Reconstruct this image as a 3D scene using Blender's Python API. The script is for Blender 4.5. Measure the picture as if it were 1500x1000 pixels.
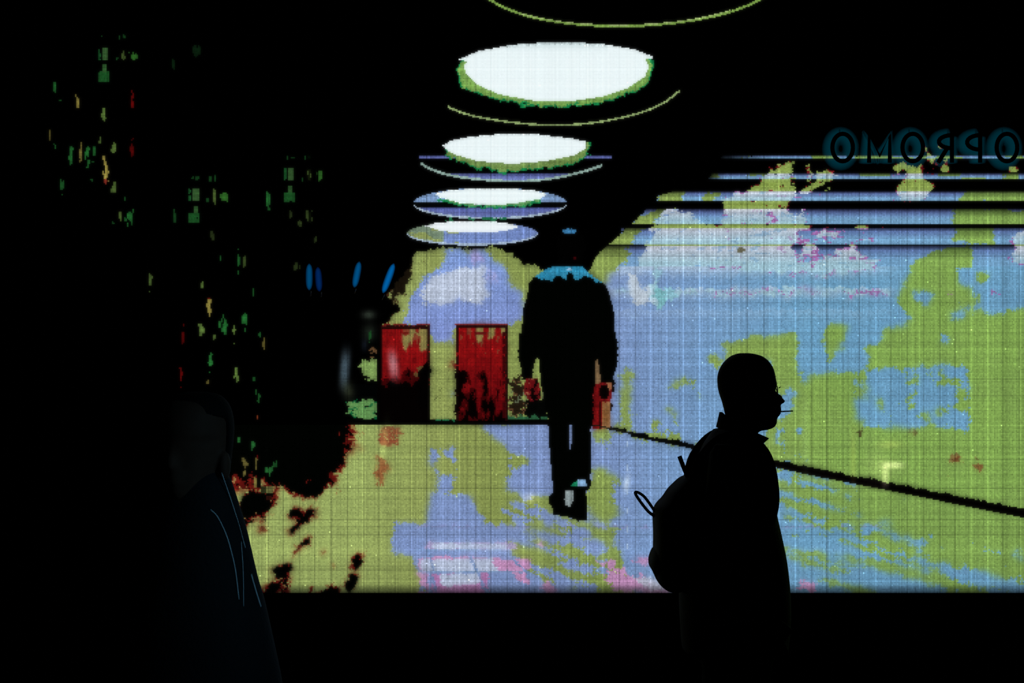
import bpy, bmesh, math
import numpy as np
from mathutils import Vector, Matrix

for o in list(bpy.data.objects): bpy.data.objects.remove(o)
C = bpy.context.scene.collection

# ---------------------------------------------------------------- CAMERA, WORLD, LIGHT, EXPOSURE
FPX = 2936.0; DSCR = 8.0; CAMZ = 1.78           # metres; the LED wall stands 8 m from the lens
cam_d = bpy.data.cameras.new('camera'); cam = bpy.data.objects.new('camera', cam_d); C.objects.link(cam)
cam.location = (0, -DSCR, CAMZ); cam.rotation_euler = (math.pi/2, 0, 0)
cam_d.sensor_width = 36; cam_d.lens = 36*FPX/1500; cam_d.clip_end = 200
bpy.context.scene.camera = cam
sc = bpy.context.scene
sc.view_settings.view_transform = 'Standard'; sc.view_settings.look = 'None'
sc.view_settings.exposure = 0; sc.view_settings.gamma = 1; sc.view_settings.use_curve_mapping = False
w = bpy.data.worlds.new('night'); sc.world = w; w.use_nodes = True
w.node_tree.nodes['Background'].inputs[0].default_value = (.02, .05, .08, 1); w.node_tree.nodes['Background'].inputs[1].default_value = .0025
def area(name, loc, target, size, energy, col, spread=180):
    l = bpy.data.lights.new(name, 'AREA'); l.spread = math.radians(spread); l.size = size; l.energy = energy; l.color = col
    o = bpy.data.objects.new(name, l); C.objects.link(o); o.location = loc
    o.rotation_euler = (Vector(target)-Vector(loc)).to_track_quat('-Z', 'Y').to_euler(); return o
area('added_rim_blue', (2.3, -5.3, 2.5), (-.62, -3.8, 1.4), .3, .27, (.30, .72, 1), 24)  # unseen light added to edge the shadowed left figure in blue
area('added_fill_high', (-1.6, -6.6, 3.6), (.62, -2, 1.3), .4, .5, (.30, .70, 1))  # unseen light added as a faint blue fill on the man

# ---------------------------------------------------------------- HELPERS
def lin(c):
    c = np.asarray(c, float)/255
    return np.where(c <= .04045, c/12.92, ((c+.055)/1.055)**2.4)
def px(x, y, d=DSCR):
    """pixel of the photograph at distance d from the lens -> world x, z"""
    return (x-750)*d/FPX, CAMZ-(y-500)*d/FPX
def mat(name, col, rough=.8, spec=.15, bump=0, scale=60, sheen=0):
    m = bpy.data.materials.new(name); m.use_nodes = True; nt = m.node_tree; b = nt.nodes['Principled BSDF']
    b.inputs['Roughness'].default_value = rough; b.inputs['Specular IOR Level'].default_value = spec
    tc = nt.nodes.new('ShaderNodeTexCoord'); no = nt.nodes.new('ShaderNodeTexNoise'); no.inputs['Scale'].default_value = scale; no.inputs['Detail'].default_value = 6
    nt.links.new(tc.outputs['Object'], no.inputs['Vector'])
    cr = nt.nodes.new('ShaderNodeValToRGB'); c = lin(col)
    cr.color_ramp.elements[0].color = (*(c*.75), 1); cr.color_ramp.elements[1].color = (*(c*1.2), 1)
    nt.links.new(no.outputs['Fac'], cr.inputs['Fac']); nt.links.new(cr.outputs['Color'], b.inputs['Base Color'])
    if bump:
        bp = nt.nodes.new('ShaderNodeBump'); bp.inputs['Strength'].default_value = bump; bp.inputs['Distance'].default_value = .01
        nt.links.new(no.outputs['Fac'], bp.inputs['Height']); nt.links.new(bp.outputs['Normal'], b.inputs['Normal'])
    return m
def tag(o, label=None, cat=None, group=None, kind=None):
    if label: o['label'] = label
    if cat: o['category'] = cat
    if group: o['group'] = group
    if kind: o['kind'] = kind
    return o
def empty(name, loc, label=None, cat=None, group=None):
    o = bpy.data.objects.new(name, None); C.objects.link(o); o.location = loc; o.empty_display_size = .1
    return tag(o, label, cat, group)
def link(name, me, m, parent=None, smooth=True):
    o = bpy.data.objects.new(name, me); C.objects.link(o)
    if m: me.materials.append(m)
    if smooth:
        for p in me.polygons: p.use_smooth = True
    if parent:
        bpy.context.view_layer.update()
        o.parent = parent; o.matrix_parent_inverse = parent.matrix_world.inverted()
    return o
def from_bm(name, bm, m, parent=None, smooth=True):
    me = bpy.data.meshes.new(name); bmesh.ops.recalc_face_normals(bm, faces=bm.faces); bm.to_mesh(me); bm.free()
    return link(name, me, m, parent, smooth)
def add_box(bm, x0, x1, y0, y1, z0, z1):
    r = bmesh.ops.create_cube(bm, size=1)
    for v in r['verts']:
        v.co = Vector(((x0+x1)/2+v.co.x*(x1-x0), (y0+y1)/2+v.co.y*(y1-y0), (z0+z1)/2+v.co.z*(z1-z0)))
    return r['verts']
def add_tube(bm, pts, rad, seg=12, cap=True, flat=1.0):
    """tube through pts with per-point radii; flat squashes the section along its binormal"""
    pts = [Vector(p) for p in pts]; n = len(pts)
    rad = [rad]*n if np.isscalar(rad) else rad
    rings = []; up = None
    for i, p in enumerate(pts):
        t = (pts[min(i+1, n-1)]-pts[max(i-1, 0)]).normalized()
        if up is None: up = Vector((0, 1, 0)) if abs(t.y) < .9 else Vector((1, 0, 0))
        s = t.cross(up).normalized(); up = s.cross(t).normalized()
        rings.append([bm.verts.new(p + (s*math.cos(a)+up*math.sin(a)*flat)*rad[i]) for a in [2*math.pi*k/seg for k in range(seg)]])
    for a, b in zip(rings, rings[1:]):
        for k in range(seg): bm.faces.new((a[k], a[(k+1) % seg], b[(k+1) % seg], b[k]))
    if cap: bm.faces.new(rings[0][::-1]); bm.faces.new(rings[-1])
def smooth_pts(pts, sub=5):
    """Catmull-Rom through points (tuples of any length)"""
    P = [np.array(p, float) for p in pts]; P = [2*P[0]-P[1]]+P+[2*P[-1]-P[-2]]; out = []
    for i in range(1, len(P)-2):
        for k in range(sub):
            t = k/sub; a, b, c, d = P[i-1:i+3]
            out.append(.5*((2*b)+(-a+c)*t+(2*a-5*b+4*c-d)*t*t+(-a+3*b-3*c+d)*t**3))
    out.append(P[-2]); return out
def add_loft(bm, rings, cap=True):
    R = [[bm.verts.new(v) for v in r] for r in rings]; n = len(R[0])
    for a, b in zip(R, R[1:]):
        for k in range(n): bm.faces.new((a[k], a[(k+1) % n], b[(k+1) % n], b[k]))
    if cap: bm.faces.new(R[0][::-1]); bm.faces.new(R[-1])
def add_ball(bm, c, r, sx=1, sy=1, sz=1, rot=None, seg=20):
    M = Matrix.Translation(c) @ (rot or Matrix()) @ Matrix.Diagonal((r*sx, r*sy, r*sz, 1))
    bmesh.ops.create_uvsphere(bm, u_segments=seg, v_segments=seg//2+2, radius=1, matrix=M)

# ---------------------------------------------------------------- PICTURE SHOWN BY THE LED WALL
# one colour per LED cell, drawn procedurally; cell coordinates are counted in LED half-pitches
CELL = 2.0
X0, X1, Y0, Y1 = -60, 1600, -70, 868
GX = np.arange(X0, X1, CELL) + CELL/2; GY = np.arange(Y0, Y1, CELL) + CELL/2
NX, NY = len(GX), len(GY)
X, Y = np.meshgrid(GX, GY)
_rs = np.random.RandomState(11)

def vnoise(sx, sy, seed, XX=None, YY=None):
    XX = X if XX is None else XX; YY = Y if YY is None else YY
    r = np.random.RandomState(seed).rand(97, 89)
    u = XX/sx + 1000; v = YY/sy + 1000
    i = np.floor(u).astype(int); j = np.floor(v).astype(int)
    fu = u-i; fv = v-j
    fu = fu*fu*(3-2*fu); fv = fv*fv*(3-2*fv)
    g = lambda a, b: r[a % 97, b % 89]
    return ((g(i, j)*(1-fu)+g(i+1, j)*fu)*(1-fv) + (g(i, j+1)*(1-fu)+g(i+1, j+1)*fu)*fv)*2-1
def fbm(sx, sy, seed, octv=4, XX=None, YY=None, gain=.55):
    o = 0; a = 1; t = 0
    for k in range(octv):
        o = o + a*vnoise(max(sx/2**k, 1.5), max(sy/2**k, 1.5), seed+k*7, XX, YY); t += a; a *= gain
    return o/t
WXN = {}
def poly(pts, warp=0, ws=10, seed=3):
    """inside mask of a polygon, outline roughened by noise"""
    XX, YY = X, Y
    if warp:
        k = (ws, seed)
        if k not in WXN: WXN[k] = (fbm(ws, ws, seed, 3), fbm(ws, ws, seed+50, 3))
        XX = X + WXN[k][0]*warp; YY = Y + WXN[k][1]*warp
    m = np.zeros(X.shape, bool)
    xs = [p[0] for p in pts]; ys = [p[1] for p in pts]; pad = warp*1.5+3
    a = max(0, int((min(xs)-pad-X0)/CELL)); b = min(NX, int((max(xs)+pad-X0)/CELL)+1)
    c = max(0, int((min(ys)-pad-Y0)/CELL)); d = min(NY, int((max(ys)+pad-Y0)/CELL)+1)
    xx = XX[c:d, a:b]; yy = YY[c:d, a:b]; r = np.zeros(xx.shape, bool)
    n = len(pts)
    for i in range(n):
        x1, y1 = pts[i]; x2, y2 = pts[(i+1) % n]
        if y1 == y2: continue
        r ^= ((y1 > yy) != (y2 > yy)) & (xx < (x2-x1)*(yy-y1)/(y2-y1)+x1)
    m[c:d, a:b] = r
    return m
def box(x0, y0, x1, y1, **k): return poly([(x0, y0), (x1, y0), (x1, y1), (x0, y1)], **k)
def blur(m, rx, ry=None):
    ry = rx if ry is None else ry
    o = m.astype(float)
    for _ in range(2):
        for ax, r in ((1, rx), (0, ry)):
            n = max(1, int(round(r/CELL)))
            pad = [(0, 0), (0, 0)]; pad[ax] = (n+1, n)
            c = np.cumsum(np.pad(o, pad, mode='edge'), axis=ax)
            o = (c[:, 2*n+1:]-c[:, :-2*n-1] if ax else c[2*n+1:, :]-c[:-2*n-1, :])/(2*n+1)
    return o
def rag(pts, b=5, amp=.5, s=12, seed=5, sy=None, octv=4):
    """soft polygon plus noise: threshold it for broken, mottled edges"""
    global X, Y
    xs = [p[0] for p in pts]; ys = [p[1] for p in pts]; pad = b*7+14
    a = max(0, int((min(xs)-pad-X0)/CELL)); e = min(NX, int((max(xs)+pad-X0)/CELL)+1)
    c = max(0, int((min(ys)-pad-Y0)/CELL)); d = min(NY, int((max(ys)+pad-Y0)/CELL)+1)
    p = poly(pts)[c:d, a:e]; q = blur(p, b*2.2+2); win = np.clip(5.5*q*(1-q), 0, 1)
    n = fbm(s, sy or s, seed, 5, X[c:d, a:e], Y[c:d, a:e], gain=.72)
    o = np.zeros(X.shape)
    o[c:d, a:e] = np.where(q > .004, blur(p, b*.8) + 2.3*amp*n*(.12+.88*win), 0)
    return o
def ell(cx, cy, rx, ry): return ((X-cx)/rx)**2+((Y-cy)/ry)**2 < 1
def arc(pts, w):
    """thin smooth line through points (quadratic in x)"""
    px = np.array([p[0] for p in pts], float); py = np.array([p[1] for p in pts], float)
    c = np.polyfit(px, py, min(6, len(pts)-1)); d = np.polyder(c)
    f = np.polyval(c, X); g = np.sqrt(1+np.polyval(d, X)**2)
    return (np.abs(Y-f)/g < w/2) & (X > px.min()) & (X < px.max())
def line(pts, w0, w1=None):
    w1 = w0 if w1 is None else w1
    m = np.zeros(X.shape, bool); n = len(pts)-1
    for i in range(n):
        (x1, y1), (x2, y2) = pts[i], pts[i+1]
        L2 = (x2-x1)**2+(y2-y1)**2
        t = np.clip(((X-x1)*(x2-x1)+(Y-y1)*(y2-y1))/L2, 0, 1)
        w = w0+(w1-w0)*(i+t)/n
        m |= np.hypot(X-x1-t*(x2-x1), Y-y1-t*(y2-y1)) < w/2
    return m
def ramp(v, a, b): return np.clip((v-a)/(b-a), 0, 1)
def C3(*c): return np.array(c, float)
def mixc(c0, c1, t): return C3(*c0)*(1-t[..., None]) + C3(*c1)*t[..., None]

IMG = np.zeros((NY, NX, 3)); PID = np.zeros((NY, NX), int)
def put(m, c, pid=None):
    c = np.asarray(c, float)
    IMG[m] = c[m] if c.ndim == 3 else c
    if pid is not None: PID[m] = pid
def add(w, c): IMG[...] = IMG + w[..., None]*C3(*c)
BACKGROUND, WALL_B, WALL_R, FLOOR, SKIRT, PERSON, COLLAR, HAND_A, HAND_B, CUFF = range(10)
DOOR = [20, 21, 22]; LAMP = [30, 31, 32, 33, 34]; GLOW = [40, 41, 42, 43, 44]

n1 = fbm(26, 26, 101); n2 = fbm(9, 9, 120); n3 = fbm(5, 5, 140, 2); nv = fbm(7, 40, 160); nbig = fbm(60, 50, 180)
tR = ramp(X, 860, 1180)
BLUE = mixc((120, 143, 193), (101, 154, 190), tR); BLUE = BLUE + (n1*5)[..., None]
tG = ramp(X, 640, 1250); tL = ramp(X, 700, 520)
GREEN = mixc((134, 146, 76), (124, 160, 76), tG)*(1-tL[..., None]) + C3(150, 168, 92)*tL[..., None]

# ---- floor
floorpoly = [(340, 622), (803, 621), (880, 622), (893, 629), (1023, 658), (1120, 678), (1300, 716), (1500, 757), (1600, 780), (1600, 868), (300, 868), (300, 700)]
fl = poly(floorpoly)
put(fl, GREEN, FLOOR)
def bl(pts, b=4, amp=.42, s=14, seed=5, sy=None): return rag(pts, b, amp, s, seed, sy) > .5
S = bl([(700, 616), (712, 637), (738, 646), (744, 662), (748, 690), (744, 718), (770, 735), (812, 745), (860, 768), (900, 800), (930, 868), (1135, 868), (1135, 676), (1023, 658), (893, 630), (880, 616)], 4, .34)
S &= ~(rag([(748, 662), (772, 666), (774, 680), (748, 684)], 3, .3, 8, 9) > .5)
S |= bl([(630, 652), (645, 668), (636, 684), (630, 684)], 2, .3, 8, 6) | bl([(645, 658), (667, 652), (667, 680), (655, 668)], 2, .4, 8, 7)
S |= bl([(636, 690), (664, 695), (664, 720), (640, 722)], 3, .75, 10, 8)
S |= bl([(632, 725), (683, 723), (712, 764), (738, 770), (752, 786), (768, 806), (776, 830), (800, 846), (856, 852), (870, 870), (618, 870), (611, 835), (604, 814), (576, 812), (573, 768), (600, 764), (622, 770), (625, 745)], 3, .28)
# diagonal broken streaks below the walking man
u = X*.93+Y*.36; v = -X*.36+Y*.93
st = fbm(60, 10, 201, 4, u, v)
mid = np.clip(blur(box(740, 735, 880, 835), 24)*1.25, 0, 1)
S = np.where(fl, ((S-.5)*1.1*(1-mid) + (1.5*st+.35*n1+.03)*mid*1.4 + .25*n2*mid) > 0, S)
ol = bl([(865, 690), (900, 690), (900, 765), (865, 765)], 4, .9, 16, 31, 10)
S &= ~ol
S &= ~bl([(800, 790), (880, 786), (893, 810), (885, 838), (900, 846), (905, 868), (855, 868), (790, 848)], 4, .3, 14, 33)
mw = np.clip(blur(poly([(735, 738), (800, 742), (860, 768), (905, 770), (905, 850), (860, 868), (800, 850), (740, 790)]), 9)*1.3, 0, 1)
S = np.where(fl & (mw > .02), ((S-.5)*(1-.55*mw) + mw*(2.4*st+.9*n2)) > 0, S)
S &= ~bl([(866, 624), (905, 632), (890, 650), (866, 648)], 4, .5, 14, 35)
S &= ~bl([(862, 768), (900, 776), (895, 800), (866, 786)], 3, .5, 12, 36)
# right floor: diagonal blue streaks
u = X*.965+Y*.262; v = -X*.262+Y*.965
st = fbm(150, 11, 231, 4, u, v) + .35*fbm(14, 7, 240, 3, u, v)
bias = .34 + .5*ramp(X, 1165, 1120) - .66*ramp(X, 1120, 1480) + .20*ramp(Y, 740, 868) - .35*ramp(v, 430, 395)
S = np.where((X > 1110) & fl, st*1.5 + bias + .12*n3 > .0, S)
put(fl & S, BLUE, FLOOR)
# pale planks at the foot of the picture
def plank(m, c=(176, 188, 214)): put(m & fl, C3(*c) + (n2*8)[..., None])
pk = (190, 138, 184)
plank(bl([(612, 816), (728, 817), (775, 818), (778, 837), (614, 837)], 2, .3, 9, 41), pk)
plank(bl([(616, 819), (720, 819), (730, 836), (618, 836)], 2, .3, 9, 42))
plank(bl([(622, 794), (756, 795), (760, 805), (625, 805)], 2, .3, 9, 43), (170, 155, 200))
plank(bl([(632, 797), (740, 797), (745, 804), (634, 804)], 1.5, .3, 9, 44))
plank(bl([(634, 840), (715, 840), (716, 868), (632, 868)], 3, .4, 12, 45), (180, 120, 176))
plank(bl([(642, 840), (706, 840), (702, 856), (646, 858)], 2, .3, 9, 46))
plank(bl([(783, 792), (798, 796), (800, 806), (790, 802)], 1.5, .4, 6, 47), pk)
for pp in ([(740, 830), (768, 838), (776, 858), (760, 850)], [(790, 850), (808, 858), (812, 868), (800, 868)], [(868, 820), (890, 822), (930, 838), (900, 838)],
           [(884, 838), (940, 842), (985, 868), (900, 866)], [(920, 818), (958, 818), (950, 832)], [(1168, 850), (1196, 852), (1196, 866), (1175, 864)], [(612, 838), (628, 838), (625, 868), (618, 868)]):
    plank(bl(pp, 3, .5, 10, 51), pk)
plank(bl([(925, 846), (960, 848), (985, 866), (950, 862)], 3, .5, 9, 53), (176, 180, 200))
for a, b in (((628, 806), (636, 838)), ((690, 818), (700, 838)), ((752, 818), (775, 842)), ((632, 840), (640, 866)), ((700, 838), (712, 866))):
    put(line([a, b], 3.2) & fl, (110, 140, 190))
for yy, c in ((771.5, (150, 140, 195)), (805.5, (112, 148, 186)), (837, (105, 145, 180))):
    m = (np.abs(Y-yy) < 1.1) & fl & S & (X > 610); IMG[m] = IMG[m]*.5 + C3(*c)*.5
# blue haze lines on right floor low
# red marks under the left door
rm = rag([(553, 626), (585, 624), (584, 648), (556, 655)], 3, .55, 9, 61)
put(fl & (rm > .70), (138, 66, 42)); put(fl & (rm > .5) & (rm <= .70) & (n3 > -.15), (146, 106, 60))
rm = rag([(551, 668), (560, 668), (580, 690), (566, 688), (556, 720), (551, 700)], 2.5, .5, 9, 62)
put(fl & (rm > .6), (140, 80, 45)); put(fl & (rm > .5) & (rm <= .6), (150, 125, 65))
put(fl & (rag([(549, 728), (554, 728), (552, 738)], 1.5, .3, 5, 63) > .4), (135, 90, 45))

# ---- darkness eating the floor at the left
def burn(f, pid=None, wide=.10, lim=None):
    lim = fl if lim is None else lim
    put(lim & (f > .5-wide) & (f <= .5), (142, 112, 62))
    put(lim & (f > .5) & (f <= .5+wide*1.2), C3(96, 16, 12)+(n3*30)[..., None]*C3(1, .3, .2))
    put(lim & (f > .5+wide*1.2), (1, 2, 1), pid)
bf = rag([(200, 560), (506, 600), (512, 640), (514, 662), (500, 694), (484, 716), (470, 728), (440, 728), (424, 712), (400, 716), (345, 712), (200, 740)], 12, .36, 16, 71)
burn(bf, wide=.15)
uu = X*.6-Y*.8; vv = X*.8+Y*.6
dn = fbm(34, 11, 77, 4, uu, vv)
for pp, am in (([(420, 752), (432, 745), (466, 744), (469, 752), (442, 772), (420, 785), (414, 784), (430, 762)], .35),
           ([(345, 760), (360, 750), (380, 743), (374, 762), (350, 786), (340, 790)], .3),
           ([(445, 786), (464, 784), (452, 795), (430, 815), (424, 822), (436, 800)], .5),
           ([(398, 830), (428, 828), (422, 848), (432, 870), (404, 870), (412, 850)], .5),
           ([(505, 850), (526, 841), (520, 860), (507, 862)], .6), ([(518, 824), (534, 808), (528, 828), (516, 840)], .65),
           ([(360, 722), (420, 712), (400, 745), (352, 760)], .75), ([(375, 775), (400, 773), (398, 780), (376, 780)], .6), ([(372, 824), (388, 822), (380, 828)], .5),
           ([(455, 862), (500, 860), (498, 870), (455, 870)], .6), ([(392, 856), (420, 850), (420, 870), (388, 870)], .6)):
    burn(blur(poly(pp), 4)+am*1.5*dn*np.clip(6*blur(poly(pp), 12), 0, 1)+.14*n3, wide=.12)
burn(blur(ell(473, 811, 5, 4), 1.5)+.2*n3, wide=.12); burn(blur(ell(537, 810, 3, 3), 1)+.2*n3, wide=.12)
burn(blur(ell(489, 830, 3, 3), 1)+.2*n3, wide=.15)

# ---- far wall
wb = rag([(604, 372), (640, 363), (738, 365), (766, 384), (790, 392), (803, 420), (803, 621), (508, 622), (548, 596), (553, 478), (566, 470), (590, 450), (565, 436), (585, 408), (600, 396)], 4, .36, 12, 81)
# the dark mass left of the doors swallows the wall except for lit slabs
left = (X < 553) & (Y > 470)
slab = rag([(524, 532), (560, 527), (560, 557), (534, 555)], 2.5, .45, 9, 83, 6) > .5
slab2 = rag([(508, 588), (560, 585), (560, 614), (515, 612)], 3, .75, 11, 85, 5)
core = (wb > .5) & ~left
put(core, GREEN, WALL_B)
edge = (wb > .5) & (wb < .62) & ~left & (X < 606) & (Y < 480)
put(edge & (n3 > -.1), (60, 30, 16), WALL_B)
br = blur(poly([(566, 395), (606, 380), (600, 420), (572, 450)]), 5)+.7*fbm(8, 8, 88, 3)
put((br > .62) & core, (22, 16, 8)); put((br > .5) & (br <= .62) & core, (88, 84, 46))
put(slab & left, (126, 160, 84), WALL_B); put(left & (slab2 > .68), (92, 142, 76), WALL_B); put(left & (slab2 > .48) & (slab2 <= .68), (8, 92, 48), WALL_B)
put(left & (rag([(540, 512), (553, 508), (553, 524), (545, 522)], 2, .7, 5, 86, 4) > .5) & (n3 > -.1), (96, 66, 40), WALL_B)
s = rag([(652, 364), (710, 366), (735, 388), (746, 400), (752, 424), (768, 430), (768, 458), (752, 476), (664, 478), (663, 500), (634, 500), (630, 478), (590, 474), (600, 440), (612, 420), (632, 400), (650, 388)], 3, .3, 14, 91) > .5
put(core & s, mixc((120, 148, 208), (120, 138, 200), ramp(Y, 380, 500)) + (n1*6)[..., None], WALL_B)
s = rag([(686, 366), (706, 370), (712, 384), (690, 384)], 3, .5, 8, 92) > .5
put(core & s, (152, 148, 204))
s = rag([(618, 426), (630, 408), (660, 396), (704, 389), (712, 404), (711, 416), (716, 438), (700, 444), (672, 438), (652, 446), (618, 445)], 2, .22, 12, 93) > .5
put(core & s, (178, 190, 212))
for yy in (391, 422, 454):
    m = core & (np.abs(Y-yy-2) < 3) & s; IMG[m] += 8
put(core & (rag([(712, 392), (728, 398), (722, 418), (716, 420)], 2, .5, 6, 94) > .5), (160, 160, 212))
# texture flecks on the wall between the doors
fk = fbm(5, 3, 97, 3)
put(core & (X > 630) & (X < 668) & (Y > 525) & (fk > .52), (84, 92, 48)); put(core & (X > 660) & (X < 668) & (np.abs(Y-536) < 5), (108, 26, 20))
put(core & (X > 655) & (X < 668) & (np.abs(Y-578) < 7) & (n2 > 0), (124, 146, 150))
# doorway clutter right of the second door
cl = blur(box(747, 548, 768, 612), 3)+.75*fbm(6, 5, 99, 3)
put(core & (cl > .72), (30, 22, 12)); put(core & (cl > .6) & (cl <= .72), (92, 60, 38)); put(core & (X > 747) & (np.abs(Y-582) < 8) & (n3 > .05), (92, 104, 76))
put(box(770, 585, 803, 611), (3, 4, 3), WALL_B); put(box(745, 610, 803, 613.5, warp=1.5, ws=6), (40, 96, 60), WALL_B)
put(box(508, 614, 804, 622), (1, 1, 1), SKIRT)
put(box(632, 614, 666, 616.5, warp=1, ws=5) & (n3 > 0), (24, 110, 70), SKIRT)
put((X < 556) & (Y > 562) & (Y < 586) & (X > 500), (1, 2, 2), WALL_B)

# ---- doors
def door(x0, x1, y0, y1, pid, sd, light):
    d = box(x0, y0, x1, y1)
    t = (Y-y0)/(y1-y0); w = (X-x0)/(x1-x0)
    f = fbm(9, 22, sd, 4)
    c = mixc((128, 14, 16), (96, 8, 12), ramp(t, .2, .9)) + (fbm(4, 8, sd+3, 3)*26)[..., None]*C3(1, .2, .15)
    put(d, c, pid)
    g = light(w, t) + f*.55
    put(d & (g > .52), (128, 118, 66)); put(d & (g > .42) & (g <= .52), (120, 56, 38))
    k = (t-.66)*1.7 + f*1.1
    put(d & (k > .10) & (k <= .34), C3(58, 4, 6)+(n3*14)[..., None]*C3(1, .2, .2)); put(d & (k > .34), (4, 1, 1))
    fr = d & ((X < x0+4) | (X > x1-4) | (Y < y0+4.5)) & (n3 > -.5)
    put(fr, (28, 6, 6)); put(box(x0-1, y0-2, x1+1, y0, warp=1.2, ws=6), (116, 30, 26), pid)
door(556, 630, 477, 616, DOOR[0], 301, lambda w, t: .62*ramp(w, .25, .5)*ramp(t, .42, .18)*ramp(w, 1.02, .93))
door(668, 744, 476, 616, DOOR[1], 311, lambda w, t: .6*ramp(t, .40, .08)*ramp(w, .02, .15)*ramp(w, 1.0, .9))
put(box(552, 474, 558, 616), (2, 1, 1), DOOR[0])
put(box(558, 550, 630, 616) & (Y + 9*n2 + 12*n1 > 562), C3(3, 1, 1), DOOR[0]); put(box(560, 545, 630, 572) & (np.abs(Y + 9*n2 + 12*n1 - 560) < 3), (58, 4, 6), DOOR[0])
put(rag([(614, 538), (622, 536), (622, 548), (606, 552)], 1.5, .4, 4, 66) > .45, (96, 72, 40), DOOR[0])
put(rag([(612, 546), (630, 528), (630, 600), (612, 600)], 2, .4, 6, 67) > .5, (2, 1, 1), DOOR[0])
put(rag([(668, 540), (684, 544), (680, 560), (676, 600), (668, 612)], 2, .5, 6, 68) > .5, (6, 1, 1), DOOR[1])
put(box(736, 482, 743, 612) & (n3 > -.15), (52, 6, 8), DOOR[1])
put(box(697, 487, 712, 490) & (n3 > -.3), (96, 18, 18), DOOR[1]); put(box(590, 486, 598, 490), (104, 20, 16), DOOR[0])
put(box(869, 560, 898, 628) & (X > 866), C3(110, 14, 16)+(n3*34)[..., None]*C3(1, .25, .2), DOOR[2])
put(box(882, 588, 894, 628), C3(132, 92, 56)+(n3*24)[..., None], DOOR[2]); put(box(878, 588, 881, 628) | box(894.5, 560, 898, 630), (14, 4, 4), DOOR[2])
put(box(871, 522, 880, 562), (124, 98, 66), WALL_B)

# ---- right wall, with the torn scan bands across its top
wr_poly = [(862, 398), (880, 368), (902, 352), (924, 330), (952, 302), (962, 290), (1010, 268), (1040, 262), (1060, 226), (1600, 226), (1600, 778), (1500, 745), (1300, 706), (1120, 670), (1023, 652), (893, 626), (898, 560), (900, 500), (896, 440), (888, 420), (862, 405)]
wr = blur(poly(wr_poly), 3)+.55*fbm(11, 11, 401, 5, gain=.7)*np.clip(5*blur(poly(wr_poly), 10)*(1-blur(poly(wr_poly), 10)), 0, 1) > .5
bands = [(228, 231.5), (254.5, 263), (281, 295), (307, 327.5), (333.5, 359), (360.5, 391)]
inb = np.zeros(X.shape, bool); tb = np.ones(X.shape)
for a, b in bands:
    m = (Y >= a) & (Y < b); inb |= m; tb[m] = ((Y-a)/(b-a))[m]
inb |= (Y >= 391); low = Y >= 391
W = wr & inb
put(W, BLUE, WALL_R)
# colour change inside each band
top = mixc((78, 88, 152), (112, 160, 200), np.clip(tb*1.5, 0, 1))
hf = ramp(Y, 300, 420)
m = W & (Y < 391); IMG[m] = (top*(1-.35*hf[..., None]) + BLUE*.35*hf[..., None])[m]
tt = np.where(Y < 422.5, (Y-391)/31, np.where(Y < 454, (Y-422.5)/31.5, (Y-454)/31))
pale = np.clip(1-tt*1.7, 0, 1)*np.where(Y < 454, 1, .35)*ramp(Y, 486, 455)*ramp(X, 1330, 1250)
m = W & low; IMG[m] = (IMG*(1-.8*pale[..., None]) + C3(166, 186, 206)*.8*pale[..., None])[m]
wm = W & (Y < 391)
IMG[wm] *= (.30+.70*ramp(tb, -.02, .22))[wm][:, None]
topfade = np.where(Y < 235, ramp(X, 1050, 1125), np.where(Y < 266, ramp(X, 1034, 1062), 1))
# green patches
G = np.zeros(X.shape, bool)
def gp(pts, b=4, amp=.4, s=16, seed=5): G[...] |= rag(pts, b, amp, s, seed) > .5
gp([(1338, 391), (1400, 385), (1405, 418), (1426, 418), (1428, 452), (1452, 460), (1500, 452), (1620, 455), (1620, 800), (1100, 690), (1128, 616), (1190, 612), (1186, 550), (1250, 546), (1252, 618), (1300, 621), (1418, 629), (1418, 560), (1412, 541), (1380, 532), (1350, 541), (1269, 541), (1270, 510), (1290, 502), (1290, 484), (1312, 480), (1338, 464), (1320, 455), (1314, 437)], 3.5, .42, 15, 402)
G &= ~(rag([(1336, 424), (1372, 428), (1366, 442), (1338, 440)], 3, .5, 10, 404) > .5)
G &= ~(rag([(1372, 488), (1388, 492), (1395, 505), (1380, 504)], 2, .4, 8, 405) > .5)
G &= ~(rag([(1310, 462), (1336, 462), (1330, 478), (1312, 476)], 3, .6, 10, 406) > .5)
G &= ~(rag([(1386, 452), (1424, 450), (1420, 468), (1388, 470)], 4, .9, 10, 407) > .6)
G |= rag([(1336, 384), (1382, 363), (1424, 360), (1424, 391), (1338, 392)], 2, .3, 12, 408) > .5
G |= (rag([(1336, 391), (1400, 391), (1398, 425), (1342, 424)], 3, .35, 12, 409) > .5)
G |= rag([(1396, 306), (1600, 306), (1600, 360), (1455, 360), (1430, 358), (1398, 352)], 3, .45, 16, 410) > .5
G |= rag([(1412, 284), (1430, 278), (1600, 278), (1600, 297), (1400, 297)], 3, .4, 14, 411) > .5
G &= ~((Y > 333) & (Y < 391) & (X > 1455)); G |= (rag([(1430, 400), (1448, 396), (1446, 412), (1440, 416)], 2.5, .4, 8, 412) > .5)
gp([(1209, 478), (1240, 474), (1240, 488), (1233, 500), (1236, 512), (1219, 516), (1219, 531), (1212, 531), (1205, 495)], 1.5, .3, 9, 413)
gp([(1128, 492), (1166, 484), (1168, 550), (1180, 566), (1190, 548), (1252, 545), (1250, 620), (1150, 618), (1128, 600)], 2, .36, 13, 414)
gp([(1058, 505), (1100, 492), (1130, 491), (1130, 530), (1060, 530)], 3, .6, 12, 415)
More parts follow.
